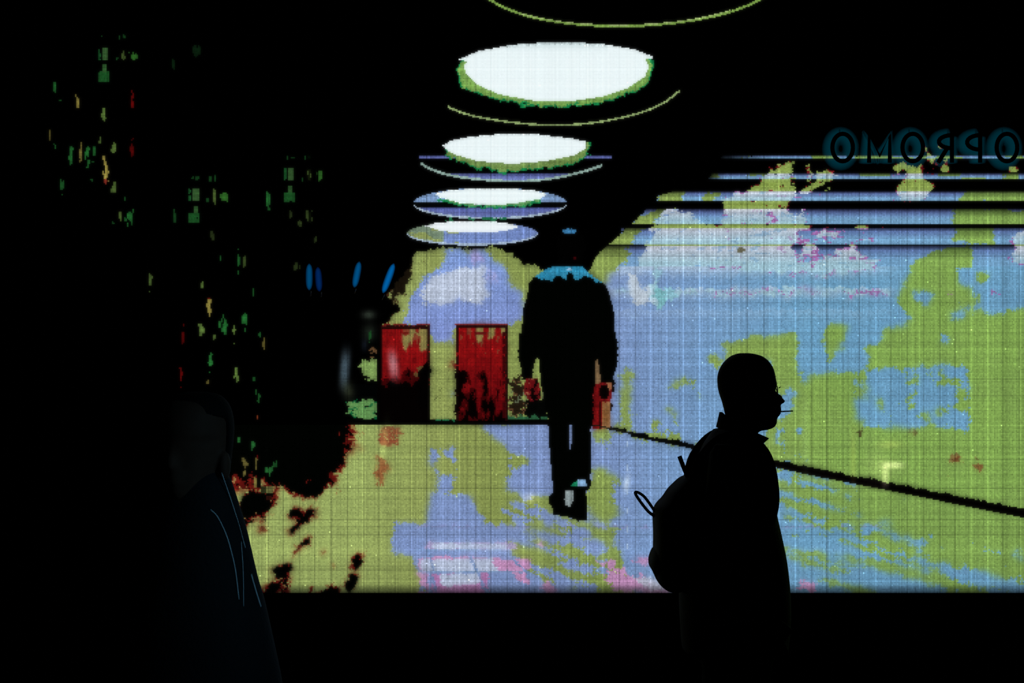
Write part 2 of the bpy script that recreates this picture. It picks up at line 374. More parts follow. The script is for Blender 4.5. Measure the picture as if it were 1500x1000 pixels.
gp([(1038, 520), (1052, 515), (1054, 540), (1044, 540)], 3, .5, 10, 416)
G &= ~(rag([(1142, 578), (1166, 560), (1160, 600), (1150, 614), (1136, 610), (1132, 590)], 2, .35, 10, 417) > .5)
gp([(912, 556), (922, 530), (925, 590), (922, 604), (909, 592)], 2.5, .4, 10, 418); gp([(908, 592), (925, 594), (925, 630), (909, 626)], 2.5, .4, 10, 419)
sp = fbm(20, 20, 420, 4); G |= (sp > .42 - .22*np.exp(-((X-1040)/40)**2-((Y-590)/25)**2)) & (X > 930) & (X < 1070) & (Y > 540)
G |= (rag([(905, 622), (960, 636), (1030, 652), (1030, 664), (900, 636)], 3, .6, 12, 421) > .5)
G |= (rag([(862, 400), (868, 372), (900, 350), (930, 322), (955, 306), (970, 290), (996, 262), (1012, 262), (1000, 300), (950, 330), (922, 358), (916, 384), (896, 402), (888, 418)], 4, .45, 14, 422) > .5)
G |= (rag([(1040, 282), (1062, 282), (1040, 296), (1026, 296)], 3, .5, 10, 424) > .5) | ((Y < 265) & (fbm(40, 8, 425, 3) > .25))
rk = (fbm(9, 9, 430, 4) > .05)
G &= ~((X > 1270) & (X < 1418) & (Y > 541) & (Y < 626) & (fbm(15, 15, 431) < .40))
gadd = (X > 1252) & (X < 1418) & (Y > 541) & (Y < 629) & (fbm(15, 18, 431) > .30 - .15*ramp(X, 1300, 1410)); G |= gadd
bb = (X > 1135) & (X < 1190) & (Y > 625) & (Y < 690) & (fbm(15, 15, 433) > .22); G &= ~bb
GR = GREEN.copy(); m = (Y < 391); GR[m] = (GREEN*(.62+.45*np.clip(tb*1.5, 0, 1)[..., None]))[m]
GR[m] *= (.45+.55*ramp(tb, -.02, .2))[m][:, None]
put(W & G, GR, WALL_R); IMG[wm] *= topfade[wm][:, None]
IMG[W & G & (Y > 391) & (X > 1180) & (n1 > -.2)] += C3(2, 4, 0)
# white storm of flecks
cw = blur(poly([(1151, 237), (1165, 237), (1165, 247), (1156, 251), (1158, 267), (1163, 278), (1172, 284), (1160, 296), (1150, 298), (1160, 310), (1184, 318), (1180, 330), (1166, 340), (1160, 372), (1180, 400), (1120, 396), (1060, 394), (1000, 398), (936, 398), (942, 372), (952, 350), (957, 330), (968, 312), (975, 303), (990, 306), (996, 314), (1018, 316), (1026, 331), (1058, 331), (1064, 310), (1060, 296), (1078, 285), (1100, 276), (1115, 268), (1124, 252)]), 3)
wn = np.clip(5*blur(cw > .5, 14)*(1-blur(cw > .5, 14)), .1, 1)
c1 = cw + 1.15*fbm(14, 12, 441, 5, gain=.75)*wn + .14*n3 - .5*(fbm(9, 5, 463, 4) > .42)*(Y < 330)
c2 = blur(poly([(1172, 280), (1194, 268), (1200, 252), (1211, 249), (1221, 254), (1221, 264), (1207, 269), (1194, 276), (1174, 286)])|line([(1182, 244), (1188, 265)], 4), 1.8)+1.1*fbm(7, 6, 442, 4, gain=.8)*(blur(box(1180, 246, 1222, 280), 4) > .1)
c3 = blur(poly([(1328, 243), (1343, 246), (1345, 239), (1351, 240), (1353, 259), (1370, 275), (1360, 284), (1339, 297), (1322, 294), (1314, 275), (1326, 259)])|poly([(1312, 240), (1322, 238), (1336, 243), (1328, 248), (1318, 246), (1316, 254), (1311, 254)]), 1.8)+1.0*fbm(7, 6, 443, 4, gain=.8)*(blur(box(1312, 236, 1368, 296), 4) > .1)
c4 = blur(poly([(1196, 372), (1230, 368), (1256, 358), (1262, 364), (1284, 372), (1286, 386), (1262, 398), (1190, 402)]), 5)+.6*fbm(12, 9, 444)
c5 = blur(poly([(1478, 346), (1500, 338), (1600, 338), (1600, 392), (1478, 384), (1488, 366)]), 4)+.45*fbm(12, 9, 445)
c6 = blur(ell(1384, 247, 6.5, 5)|poly([(1370, 223), (1380, 208), (1384, 216), (1374, 220)])|line([(1379, 227), (1387, 232), (1385, 241)], 3.4)|line([(1355, 214), (1359, 224), (1360, 234), (1367, 238)], 4)|line([(1366, 228), (1368, 236)], 5)|poly([(1478, 245), (1492, 245), (1492, 250), (1482, 254)]), 1)+.3*n3
c7 = .35*cw + blur(poly([(1060, 300), (1290, 320), (1290, 430), (1060, 420)]), 20)*.42 + .55*fbm(16, 9, 447, 5)
c8 = blur(poly([(1312, 274), (1352, 278), (1348, 292), (1320, 296)]), 3)+.4*fbm(9, 7, 448)
c9 = blur(poly([(922, 400), (936, 404), (940, 426), (956, 418), (960, 390), (966, 394), (964, 424), (990, 418), (990, 438), (970, 442), (966, 456), (950, 440), (936, 448), (924, 440)]), 1.5)+.35*fbm(8, 8, 449)
cl = np.maximum.reduce([c1, c2, c3, c5, c6, c8])
cl = np.where(low, np.maximum(c7, 0)*ramp(Y, 408, 395)+c7*.0, np.maximum(cl, np.where(Y > 330, c7, 0)))
cl = np.where((Y > 422) & (Y < 432), .5+.6*fbm(18, 4, 450)*1.0 - .10*(X > 1300)*3, cl)
cl = np.maximum(cl, np.where(Y > 380, c4, 0)*ramp(Y, 412, 400))
zone = (X > 900) & (Y > 190) & (X < 1600) & (Y < 434)
whi = mixc((182, 186, 202), (150, 188, 204), np.clip(tb*1.2, 0, 1)) + (n2*8)[..., None]
lit = W & zone
put(lit & (cl > .44) & (cl <= .52) & (X > 1040) & (n2 > -.35), C3(156, 92, 160)+(n3*26)[..., None], WALL_R)
put(lit & (cl > .52), whi, WALL_R)
hole = fbm(13, 7, 461, 5, gain=.7)
m = lit & (cl > .52) & (hole > .30) & (X > 960); IMG[m] = IMG[m]*.45+BLUE[m]*.55
m = lit & (cl > .52) & (hole < -.44) & (X > 1060); IMG[m] = IMG[m]*.5+C3(150, 96, 160)*.5
e0 = (Y < 391) & (Y > 200) & ~inb & (X > 930) & ((Y > 300) | (X > 1040))
put(e0 & (cl > .47) & (cl <= .53) & (X > 1020), C3(110, 12, 22)+(n3*40)[..., None]*C3(1, .3, .2), WALL_R)
put(e0 & (cl > .47) & (cl <= .53) & (X <= 1020) & (n3 > 0), (10, 70, 52), WALL_R)
put(e0 & (cl > .53), C3(134, 158, 72)+(n3*14)[..., None], WALL_R)
put((c9 > .5) & W & low, mixc((184, 198, 212), (132, 184, 200), ramp(X, 950, 962)), WALL_R)
put((blur(poly([(955, 416), (978, 430), (974, 450), (958, 458)]), 3)+.6*n2 > .62) & low, (120, 184, 192), WALL_R)
put((fbm(9, 12, 455) > .42) & (X > 922) & (X < 962) & (Y > 454) & (Y < 476), (142, 176, 204), WALL_R)
put((X > 1350) & (X < 1368) & (Y > 243) & (Y < 259) & (n3 + n2 > .1), (96, 6, 16), WALL_R)
# small marks
for (cx, cy, rx, ry, c) in ((1359, 455, 3, 1.6, (10, 5, 5)), (1086, 365, 4, 6, (96, 92, 70)), (1260, 632, 5, 6, (70, 62, 34)), (1338, 632, 5, 6, (96, 82, 44)), (1336, 645, 3, 7, (74, 40, 22)), (1326, 650, 4, 2, (84, 48, 28)), (1356, 671, 2, 5, (110, 56, 30)), (1491, 626, 2.4, 2, (50, 56, 26)), (1403, 496+40, 1.5, 1.5, (40, 60, 30))):
    f = blur(ell(cx, cy, rx, ry), 1)+.3*n3; put(f > .5, c, WALL_R)
f = .8*blur(line([(1390, 678), (1391, 694), (1411, 695), (1411, 682), (1400, 672), (1390, 678)], 3), 1)+.9*blur(ell(1402, 671, 8, 6), 2)+.35*n3
put((f > .5) & (f < .85), (124, 104, 56)); put(f >= .85, (110, 52, 30))
f = blur(ell(1432, 683, 6, 7), 2)+.4*n3; put(f > .5, (124, 78, 44), WALL_R); put(blur(ell(1430, 668, 4, 4), 2)+.4*n3 > .6, (124, 116, 60))

# ---- crumble the borders between the flat tones
dx = fbm(7, 7, 601, 3)*5*(1+nbig)+3.0*vnoise(3, 3, 611); dy = fbm(7, 7, 604, 3)*5*(1+nbig)+2.5*vnoise(3, 3, 613)
calm = (X > 596) & (X < 800) & (Y > 786) & (Y < 860); dy[calm] = 0; dx[calm] *= .5
jj, ii = np.meshgrid(np.arange(NX), np.arange(NY))
si = np.clip(ii+np.round(dy/CELL).astype(int), 0, NY-1); sj = np.clip(jj+np.round(dx/CELL).astype(int), 0, NX-1)
okm = np.isin(PID, (FLOOR, WALL_R, WALL_B)) & (PID[si, sj] == PID) & ~((PID == WALL_R) & (Y < 396))
src = IMG[si, sj]; IMG[okm] = src[okm]
okm = (PID == WALL_R) & (Y < 396) & (PID[ii, sj] == WALL_R); src = IMG[ii, sj]; IMG[okm] = src[okm]

sm = np.stack([blur(IMG[..., k], 3.2) for k in range(3)], -1)
wmix = np.clip(.30+1.1*fbm(44, 30, 620, 3), 0, .85)*np.isin(PID, (FLOOR, WALL_R, WALL_B))*((Y > 396) | (X < 860))*(sm.min(axis=2) > 40)
IMG = IMG*(1-wmix[..., None]) + sm*wmix[..., None]

# ---- skirting line
put(line([(868, 622), (893, 627), (925, 635)], 2.2) & (n3 > -.25), (20, 20, 14), SKIRT)
put(line([(925, 637), (1023, 656), (1120, 677)], 4, 8), (2, 2, 2), SKIRT)
put(line([(1120, 677), (1200, 694), (1300, 713)], 8, 9.5), (4, 2, 2), SKIRT)
put(line([(1300, 713), (1500, 752), (1620, 776)], 9.5, 15), (2, 1, 1), SKIRT)

# ---- reflections of lights, drawn soft on the picture
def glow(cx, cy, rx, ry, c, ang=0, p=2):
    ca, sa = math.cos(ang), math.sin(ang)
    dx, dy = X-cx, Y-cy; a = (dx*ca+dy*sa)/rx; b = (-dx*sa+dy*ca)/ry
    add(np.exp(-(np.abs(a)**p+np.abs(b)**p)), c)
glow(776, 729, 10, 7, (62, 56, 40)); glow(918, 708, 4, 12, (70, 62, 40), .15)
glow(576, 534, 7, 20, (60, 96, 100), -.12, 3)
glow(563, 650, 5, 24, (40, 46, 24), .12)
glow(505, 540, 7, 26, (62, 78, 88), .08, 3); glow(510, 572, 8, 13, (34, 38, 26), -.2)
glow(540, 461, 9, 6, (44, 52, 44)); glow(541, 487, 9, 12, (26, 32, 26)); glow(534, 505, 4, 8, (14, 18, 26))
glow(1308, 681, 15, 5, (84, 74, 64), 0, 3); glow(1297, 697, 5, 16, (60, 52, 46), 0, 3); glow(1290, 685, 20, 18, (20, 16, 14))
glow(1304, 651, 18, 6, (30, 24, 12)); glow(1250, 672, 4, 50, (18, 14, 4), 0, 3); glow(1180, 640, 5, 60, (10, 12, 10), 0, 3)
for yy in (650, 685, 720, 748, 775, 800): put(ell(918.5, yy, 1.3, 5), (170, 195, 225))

# ---- pendant lamps
LIME = (150, 184, 88)
put(arc([(700, -14), (718, 0), (760, 19), (830, 34), (910, 38), (1000, 32), (1070, 17), (1112, 0), (1130, -12)], 3.6), (140, 180, 84), LAMP[0])
put(arc([(760, 19), (830, 32.5), (910, 36.5), (1000, 30.5), (1070, 15)], 1.2), (180, 205, 130), LAMP[0])
def lamp(k, whitep, rimp, seed, rimc=(118, 160, 78)):
    q = blur(poly(rimp), 3); f = np.where(q > .06, q+.5*fbm(6, 6, 490+seed, 3)+.12*n3, 0)
    put(f > .40, (18, 128, 70), LAMP[k]); put(f > .60, C3(*rimc)+(n3*12)[..., None], LAMP[k])
    w = poly(whitep); put(w, (236, 248, 250), GLOW[k]); return w
w = lamp(1, [(672, 87), (700, 75), (750, 65.5), (815, 61), (880, 64), (930, 72.5), (957, 83), (955, 87), (946, 87), (951, 97), (945, 112), (920, 129), (880, 142), (830, 149), (780, 147), (730, 138), (700, 124), (684, 110), (679, 98), (684, 90)],
     [(672, 88), (958, 86), (957, 104), (948, 124), (902, 146), (850, 154), (800, 157), (780, 154), (730, 146), (700, 136), (674, 128), (672, 110)], 5)
m = w & (Y < 76) & (np.abs(X-815) < 75); IMG[m] = mixc((206, 224, 226), (236, 248, 250), ramp(Y, 62, 76))[m]
put(arc([(656, 156), (700, 171), (750, 179.5), (800, 182.5), (870, 180), (930, 167), (975, 149), (997, 131)], 2.8), (160, 186, 120), LAMP[1])
put(box(614, 227.5, 896, 232), mixc((60, 70, 120), (110, 120, 190), ramp(Y, 227, 232)), LAMP[2])
a2 = arc([(615, 238), (640, 251), (680, 260), (747, 265), (810, 261), (855, 251), (883, 242)], 3.4)
d2 = poly([(615, 236), (640, 249), (680, 259), (747, 265), (810, 260), (855, 250), (883, 240), (883, 253), (615, 253)])
d2 = (Y > 253) & (Y < 266) & (((X-747)/138)**2+((Y-232)/33)**2 < 1)
put(d2, mixc((60, 66, 120), (118, 132, 196), ramp(Y, 252, 264)), LAMP[2]); put(a2, (156, 186, 176), LAMP[2])
lamp(2, [(649, 213), (660, 206), (690, 200), (735, 196), (790, 197), (840, 203), (858, 207), (857, 218), (840, 228), (800, 236), (750, 240), (700, 236), (665, 226), (652, 218)],
     [(649, 214), (862, 208), (862, 226), (842, 240), (800, 246), (760, 251), (735, 252), (690, 242), (662, 232), (652, 222)], 7, (112, 142, 74))
e3 = ell(718, 298, 113, 23)
put(e3 & ((Y < 295.5) | (Y > 303)), np.where((Y < 296)[..., None], C3(122, 152, 194), mixc((74, 84, 144), (112, 124, 186), ramp(Y, 303, 320))), LAMP[3])
put(e3 & ~((Y < 295.5) | (Y > 303)), (2, 3, 3), LAMP[3])
put(ell(718, 298, 113, 23) & ~ell(718, 295.4, 114, 22.4) & (Y > 300), (176, 196, 212), LAMP[3])
lamp(3, [(636, 284), (660, 278), (718, 275), (780, 278), (801, 284), (792, 291), (755, 298), (715, 301), (672, 297), (645, 289)], [(640, 288), (800, 287), (780, 298), (730, 303), (690, 302), (660, 297)], 9, (92, 150, 86))
put(ell(692, 342, 96, 17.5), np.where((X < 650)[..., None], C3(112, 132, 110), C3(112, 134, 190)) + (n2*6)[..., None], LAMP[4])
put((fbm(20, 8, 470, 3) > 0) & ell(692, 342, 92, 15) & (X < 672), (134, 146, 84), LAMP[4])
put(ell(692, 342, 96, 17.5) & ~ell(692, 339.8, 96.5, 16.6) & (Y > 340), (170, 190, 214), LAMP[4])
put(poly([(623, 331), (640, 326), (680, 323), (720, 324), (745, 327), (761, 332), (745, 337), (715, 341), (680, 341), (645, 338)]), (238, 246, 250), GLOW[4])
put(box(652, 319, 742, 323, warp=2, ws=8) & (n3 > -.2), (28, 110, 66), LAMP[4])

# ---- the walking man in the picture
body = [(810, 390), (852, 390), (868, 404), (886, 416), (889, 422), (894, 436), (899, 454), (900, 474), (902, 494), (905, 500), (905, 529), (901, 543), (897, 560), (880, 560), (878, 536), (874, 523), (872, 531), (872, 560), (869, 575), (869, 612), (867, 626), (865, 629), (866, 648), (865, 703), (865, 716), (858, 719), (859, 732), (860, 762), (847, 763), (835, 757), (810, 754), (809, 744), (804, 735), (805, 727), (811, 720), (809, 708), (804, 648), (803, 612), (797, 586), (793, 566), (791, 545), (790, 528), (786, 522), (781, 540), (780, 556), (765, 556), (764, 541), (759, 524), (760, 489), (764, 486), (766, 453), (772, 435), (775, 414), (782, 406), (796, 396)]
bm = poly(body, warp=.8, ws=5)
head = poly([(818, 345), (826, 334), (846, 334), (856, 346), (858, 366), (852, 384), (852, 392), (812, 392), (818, 378), (815, 362)])
put(head, (1, 1, 1), PERSON); put(bm, (1, 2, 1), PERSON)
pool = poly([(833, 622), (838, 622), (837.5, 644), (836, 664), (834, 650)]); put(pool, BLUE, FLOOR)
put(poly([(829, 718), (841, 718), (840, 732), (835, 742), (828, 740), (827, 730)], warp=1, ws=4), (134, 148, 150), FLOOR)
cf = poly([(834, 713), (842, 706), (848, 701), (858, 702), (860, 713)]); put(cf & (X < 846), (22, 128, 86), CUFF); put(cf & (X >= 846), (130, 168, 206), CUFF)
hl = poly([(770, 553), (788, 555), (791, 568), (792, 583), (778, 589), (767, 576)]); t = fbm(6, 6, 480, 3)
put(hl & (t > -.25), C3(96, 14, 18)+(n3*34)[..., None]*C3(1, .3, .2), HAND_A); put(hl & (t <= -.25), (8, 3, 3), HAND_A); put(hl & (t > .42), (150, 92, 66), HAND_A)
hr = poly([(878, 560), (897, 560), (896, 583), (886, 590), (877, 578)])
put(hr, C3(110, 18, 20)+(n3*30)[..., None]*C3(1, .3, .2), HAND_B); put(ell(885, 574, 7.5, 11), (6, 2, 2), HAND_B); put(poly([(888, 560), (896, 560), (896, 570), (893, 572)]), (150, 96, 66), HAND_B)
cf = fbm(9, 9, 483, 3)
cm = bm & (Y < 420) & (Y < 408 + 7*vnoise(8, 300, 485) + 10*ramp(X, 855, 880) + 5*cf) & ~poly([(829, 412), (832, 398), (838, 400), (844, 416), (840, 420)]) & ~poly([(853, 414), (856, 403), (864, 408), (868, 420), (856, 420)])
cm |= bm & (Y < 397)
put(cm, C3(44, 132, 168)+(n3*16)[..., None], COLLAR); put(ell(834, 394.5, 4, 2), (150, 190, 220), COLLAR)
put(ell(834, 338.5, 10, 4) & (n3 > -.6), (58, 122, 170), PERSON); put(ell(842, 378, 2, 2), (60, 4, 8), PERSON)

# ---- faint shreds in the dark left part
def shred(x, y, w, h, c, k=1.0, sd=0):
    f = np.exp(-((X-x)/(w*.62))**2-((Y-y)/(h*.62))**2) + .55*vnoise(2.6, 7, 500+sd)
    m = (f > .42) & (np.abs(X-x) < w) & (np.abs(Y-y) < h); put(m, C3(*c)*k*(.75+.35*np.clip(f, 0, 1))[..., None])
gr = (30, 92, 40); gy = (92, 122, 56); rd = (96, 8, 8); ye = (140, 128, 60)
def motif(x, y, k):
    put(box(x, y, x+4, y+18) & (n3 > -.3), C3(24, 82, 38)*k); put(box(x+6, y, x+15, y+18), C3(52, 88, 46)*k)
    put(box(x, y+35, x+16, y+50) & (n3 > -.5), C3(26, 78, 34)*k); put(box(x+7, y+25, x+13, y+36), C3(44, 84, 42)*k)
    shred(x+4, y-16, 3, 4, gr, .7*k, 1); shred(x+12, y-16, 4, 3, gr, .6*k, 2); shred(x+31, y-16, 2, 5, gr, .7*k, 3); shred(x+38, y-16, 2, 5, gr, .8*k, 4)
    shred(x+37, y+10, 3, 13, gy, .8*k, 5); shred(x+52, y+12, 8, 12, (50, 110, 40), .9*k, 6); shred(x+27, y+16, 3, 5, gr, .7*k, 7)
motif(144, 70, .95); motif(277, 277, .95); motif(416, 247, .9)
put(box(135+0, 225, 139, 229) & (n3 > 0), gy)
for i, (x, y, w, h, c, k) in enumerate([(80, 125, 4, 14, gr, .9), (114, 152, 4, 16, ye, .9), (152, 170, 5, 18, gy, .9), (194, 150, 3, 22, rd, 1), (193, 215, 3, 20, rd, .8), (73, 200, 2, 18, ye, .6),
        (81, 214, 3, 10, gr, .9), (103, 231, 5, 20, gr, 1), (118, 222, 3, 22, ye, .8), (129, 224, 5, 24, gr, 1.1), (138, 222, 4, 16, gr, .9), (147, 204, 4, 8, gy, .8), (155, 250, 5, 24, ye, 1.1), (155, 265, 4, 8, (120, 40, 30), 1),
        (166, 218, 5, 12, gy, .9), (91, 272, 4, 14, gr, .8), (165, 275, 6, 10, gy, .8), (176, 316, 3, 16, gy, .8), (190, 318, 8, 14, gr, 1), (255, 320, 3, 18, gr, .7), (183, 292, 3, 5, gr, .8), (134, 264, 5, 4, gr, .8),
        (88, 147, 4, 3, gr, .8), (254, 90, 3, 12, gr, .35), (288, 76, 9, 14, gr, .3), (220, 415, 4, 16, gy, .7), (350, 385, 3, 26, gr, .9), (358, 385, 3, 18, gy, .6), (323, 378, 2, 12, gr, .8), (312, 345, 6, 12, gy, .4),
        (371, 428, 3, 14, gr, .9), (296, 418, 5, 10, gy, .8), (306, 450, 4, 22, ye, 1), (306, 436, 3, 5, rd, 1), (295, 480, 5, 12, gy, .9), (329, 478, 5, 24, gr, 1.1), (322, 476, 3, 14, gr, .9), (358, 468, 5, 18, gr, 1.1),
        (343, 485, 3, 20, gy, .9), (268, 492, 3, 18, rd, .8), (265, 550, 3, 18, rd, 1), (308, 528, 4, 18, gr, 1.2), (305, 560, 3, 6, ye, .7), (314, 494, 3, 6, gy, .8), (346, 547, 4, 14, gy, 1), (372, 555, 4, 5, gr, .8),
        (387, 500, 3, 12, ye, .7), (378, 578, 4, 12, gr, 1), (380, 490, 3, 8, gr, 1), (452, 318, 6, 12, gy, .5), (440, 328, 5, 8, gy, .5), (462, 350, 3, 12, gy, .4), (434, 390, 6, 12, gy, .4), (393, 292, 4, 16, gr, .9),
        (426, 314, 2, 14, gy, .4), (371, 651, 4, 9, gr, 1.1), (350, 645, 3, 6, gr, 1.1), (358, 677, 6, 9, ye, .7), (375, 678, 3, 10, ye, .8), (394, 690, 7, 9, gr, 1), (403, 680, 5, 8, gr, .8), (374, 706, 3, 14, ye, .9), (377, 669, 4, 4, rd, .8),
        (358, 693, 3, 6, ye, .8), (377, 611, 2, 3, (140, 60, 30), .8), (542, 490, 3, 12, gr, .8), (165, 325, 4, 6, gr, .7)]):
    shred(x, y, w, h, c, k, i)
put(box(383, 712, 391, 722), (40, 44, 22)); put(box(391, 712, 401, 722), (92, 94, 50)); put(box(391, 726, 399, 732), (40, 12, 8))

wf = np.isin(PID, (FLOOR, WALL_R, WALL_B)); lum = IMG.mean(axis=2, keepdims=True)
IMG = np.where(wf[..., None], IMG*.93+lum*.07, IMG)
sf = np.stack([blur(IMG[..., k], 2) for k in range(3)], -1); IMG = IMG*.66 + sf*.34
# ---- panel structure: seams, column and row gain, sparkle, fade at the bottom rows
gain = np.ones(X.shape)
colg = 1+.035*_rs.randn(NX); rowg = 1+.028*_rs.randn(NY)
gain *= colg[None, :]*rowg[:, None]
cs = ((GX-15) % 23.45) < CELL; rs_ = ((GY-10) % 22.7) < CELL; rl = ((GY-7.5) % 31.7) < CELL
sc = np.where(_rs.rand(NX) > .55, 1.16, .84); sr = np.where(_rs.rand(NY) > .5, 1.08, .9)
gain[:, cs] *= sc[cs]; gain[rs_, :] *= sr[rs_][:, None]; gain[rl, :] *= 1.05
gain *= 1+.045*_rs.randn(NY, NX)
whitem = IMG.min(axis=2) > 215
gain[whitem] = 1+(gain[whitem]-1)*.12
fade = np.where(Y > 838, 1-.12*ramp(Y, 838, 858)-.55*ramp(Y, 856, 868), 1)*np.where((Y > 826) & (Y < 837), 1-.14*ramp(Y, 826, 837)*(X < 640), 1)
IMG = np.clip(IMG*(gain*fade)[..., None], 0, 255)
sprk = _rs.rand(NY, NX) > .9993
IMG[sprk & (IMG.max(axis=2) > 60)] = np.clip(IMG[sprk & (IMG.max(axis=2) > 60)]*1.35+15, 0, 255)

# ---------------------------------------------------------------- MATERIALS
M_black = mat('black_painted_steel', (14, 15, 16), .6, .1)
M_wall = mat('dark_concrete', (16, 17, 18), .95, .0, .2, 14)
M_floor = mat('dark_paving', (12, 13, 14), .9, .0, .3, 9)
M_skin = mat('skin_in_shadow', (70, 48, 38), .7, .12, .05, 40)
M_cloth = mat('black_jacket_cloth', (20, 24, 28), .8, .12, .25, 120)
M_trouser = mat('black_trouser_cloth', (14, 15, 17), .9, .05, .2, 150)
M_pack = mat('black_nylon', (13, 14, 16), .75, .08, .2, 160)
M_shoe = mat('black_leather', (12, 12, 12), .5, .2)
M_frame = mat('dark_spectacle_frame', (16, 15, 14), .4, .3)
M_hair = mat('dark_hair', (12, 11, 10), .8, .1, .3, 200)
M_cord = mat('grey_blue_piping', (170, 185, 195), .5, .4)
M_cig = mat('cigarette_paper', (46, 34, 52), .8, .1)

def led_material():
    m = bpy.data.materials.new('led_picture'); m.use_nodes = True; nt = m.node_tree; N = nt.nodes; L = nt.links; N.clear()
    out = N.new('ShaderNodeOutputMaterial'); em = N.new('ShaderNodeEmission')
    at = N.new('ShaderNodeAttribute'); at.attribute_name = 'led'
    tc = N.new('ShaderNodeTexCoord'); sep = N.new('ShaderNodeSeparateXYZ'); L.new(tc.outputs['Object'], sep.inputs[0])
    def wave(sock, pitch, amp, base):
        a = N.new('ShaderNodeMath'); a.operation = 'MULTIPLY'; a.inputs[1].default_value = 2*math.pi/pitch; L.new(sock, a.inputs[0])
        b = N.new('ShaderNodeMath'); b.operation = 'SINE'; L.new(a.outputs[0], b.inputs[0])
        c = N.new('ShaderNodeMath'); c.operation = 'MULTIPLY_ADD'; c.inputs[1].default_value = amp; c.inputs[2].default_value = base; L.new(b.outputs[0], c.inputs[0]); return c.outputs[0]
    pitch = 1.933*DSCR/FPX
    g = N.new('ShaderNodeMath'); g.operation = 'MULTIPLY'
    L.new(wave(sep.outputs['X'], pitch, .16, .985), g.inputs[0]); L.new(wave(sep.outputs['Z'], pitch, .11, 1), g.inputs[1])
    L.new(at.outputs['Color'], em.inputs['Color']); L.new(g.outputs[0], em.inputs['Strength']); L.new(em.outputs[0], out.inputs[0])
    return m
M_led = led_material()

# ---------------------------------------------------------------- PLACE
S = DSCR/FPX
sx0, sz1 = px(X0, Y0); sx1, sz0 = px(X1, Y1)
bm = bmesh.new(); add_box(bm, -7, 7, -11, 3, -.1, 0); tag(from_bm('floor', bm, M_floor, None, False), kind='structure')
bm = bmesh.new()                                    # wall with the opening the LED wall sits in
add_box(bm, -7, sx0-.03, .012, .5, 0, 4.2); add_box(bm, sx1+.03, 7, .012, .5, 0, 4.2)
add_box(bm, sx0-.03, sx1+.03, .012, .5, 0, sz0-.035); add_box(bm, sx0-.03, sx1+.03, .012, .5, sz1+.035, 4.2)
tag(from_bm('wall_back', bm, M_wall, None, False), kind='structure')
bm = bmesh.new(); add_box(bm, -7, 7, -3.4, .5, 4.2, 4.35); tag(from_bm('ceiling', bm, M_wall, None, False), kind='structure')

# ---------------------------------------------------------------- LED WALL
led = empty('led_screen', ((sx0+sx1)/2, 0, sz0), 'huge wall-mounted LED screen showing a posterised picture of a man walking down a lamp-lit hall', 'screen')
bm = bmesh.new(); add_box(bm, sx0, sx1, .004, .11, sz0, sz1); from_bm('cabinet', bm, M_black, led, False)
bm = bmesh.new()
for a in ((sx0-.02, sx0, sz0-.02, sz1+.02), (sx1, sx1+.02, sz0-.02, sz1+.02), (sx0, sx1, sz0-.02, sz0), (sx0, sx1, sz1, sz1+.02)): add_box(bm, a[0], a[1], .001, .10, a[2], a[3])
from_bm('bezel', bm, M_black, led, False)
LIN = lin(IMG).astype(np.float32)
def cells(name, mask, parent, label=None):
    ii, jj = np.nonzero(mask); n = len(ii)
    if not n: return None
    key = np.stack([ii*(NX+1)+jj, (ii+1)*(NX+1)+jj, (ii+1)*(NX+1)+jj+1, ii*(NX+1)+jj+1], 1)
    uq, inv = np.unique(key.ravel(), return_inverse=True)
    vi, vj = uq//(NX+1), uq % (NX+1)
    co = np.zeros((len(uq), 3), np.float32)
    co[:, 0] = sx0+vj*CELL*S; co[:, 1] = 0; co[:, 2] = sz1-vi*CELL*S
    me = bpy.data.meshes.new(name)
    me.vertices.add(len(uq)); me.vertices.foreach_set('co', co.ravel())
    me.loops.add(4*n); me.loops.foreach_set('vertex_index', inv.astype(np.int32).ravel())
    me.polygons.add(n); me.polygons.foreach_set('loop_start', np.arange(0, 4*n, 4, dtype=np.int32)); me.polygons.foreach_set('loop_total', np.full(n, 4, np.int32))
    me.update(calc_edges=True)
    ca = me.color_attributes.new('led', 'FLOAT_COLOR', 'CORNER')
    col = np.ones((n, 4, 4), np.float32); col[:, :, :3] = LIN[ii, jj][:, None, :]; ca.data.foreach_set('color', col.ravel())
    o = link(name, me, M_led, parent, False)
    if label: o['label'] = label
    return o
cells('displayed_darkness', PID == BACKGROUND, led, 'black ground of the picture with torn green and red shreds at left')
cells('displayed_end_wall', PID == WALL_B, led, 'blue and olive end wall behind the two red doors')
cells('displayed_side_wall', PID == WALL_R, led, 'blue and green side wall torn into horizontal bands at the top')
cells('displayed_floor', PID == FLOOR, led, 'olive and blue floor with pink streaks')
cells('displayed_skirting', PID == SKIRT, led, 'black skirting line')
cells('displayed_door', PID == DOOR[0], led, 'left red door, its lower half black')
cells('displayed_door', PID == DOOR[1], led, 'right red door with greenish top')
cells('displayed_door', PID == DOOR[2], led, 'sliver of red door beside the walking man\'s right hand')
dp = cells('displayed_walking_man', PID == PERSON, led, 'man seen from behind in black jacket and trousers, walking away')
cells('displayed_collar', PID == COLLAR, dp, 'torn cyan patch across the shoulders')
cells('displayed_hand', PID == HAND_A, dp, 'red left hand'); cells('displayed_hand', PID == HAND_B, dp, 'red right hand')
cells('displayed_cuff', PID == CUFF, dp, 'bright green and blue trouser cuff')
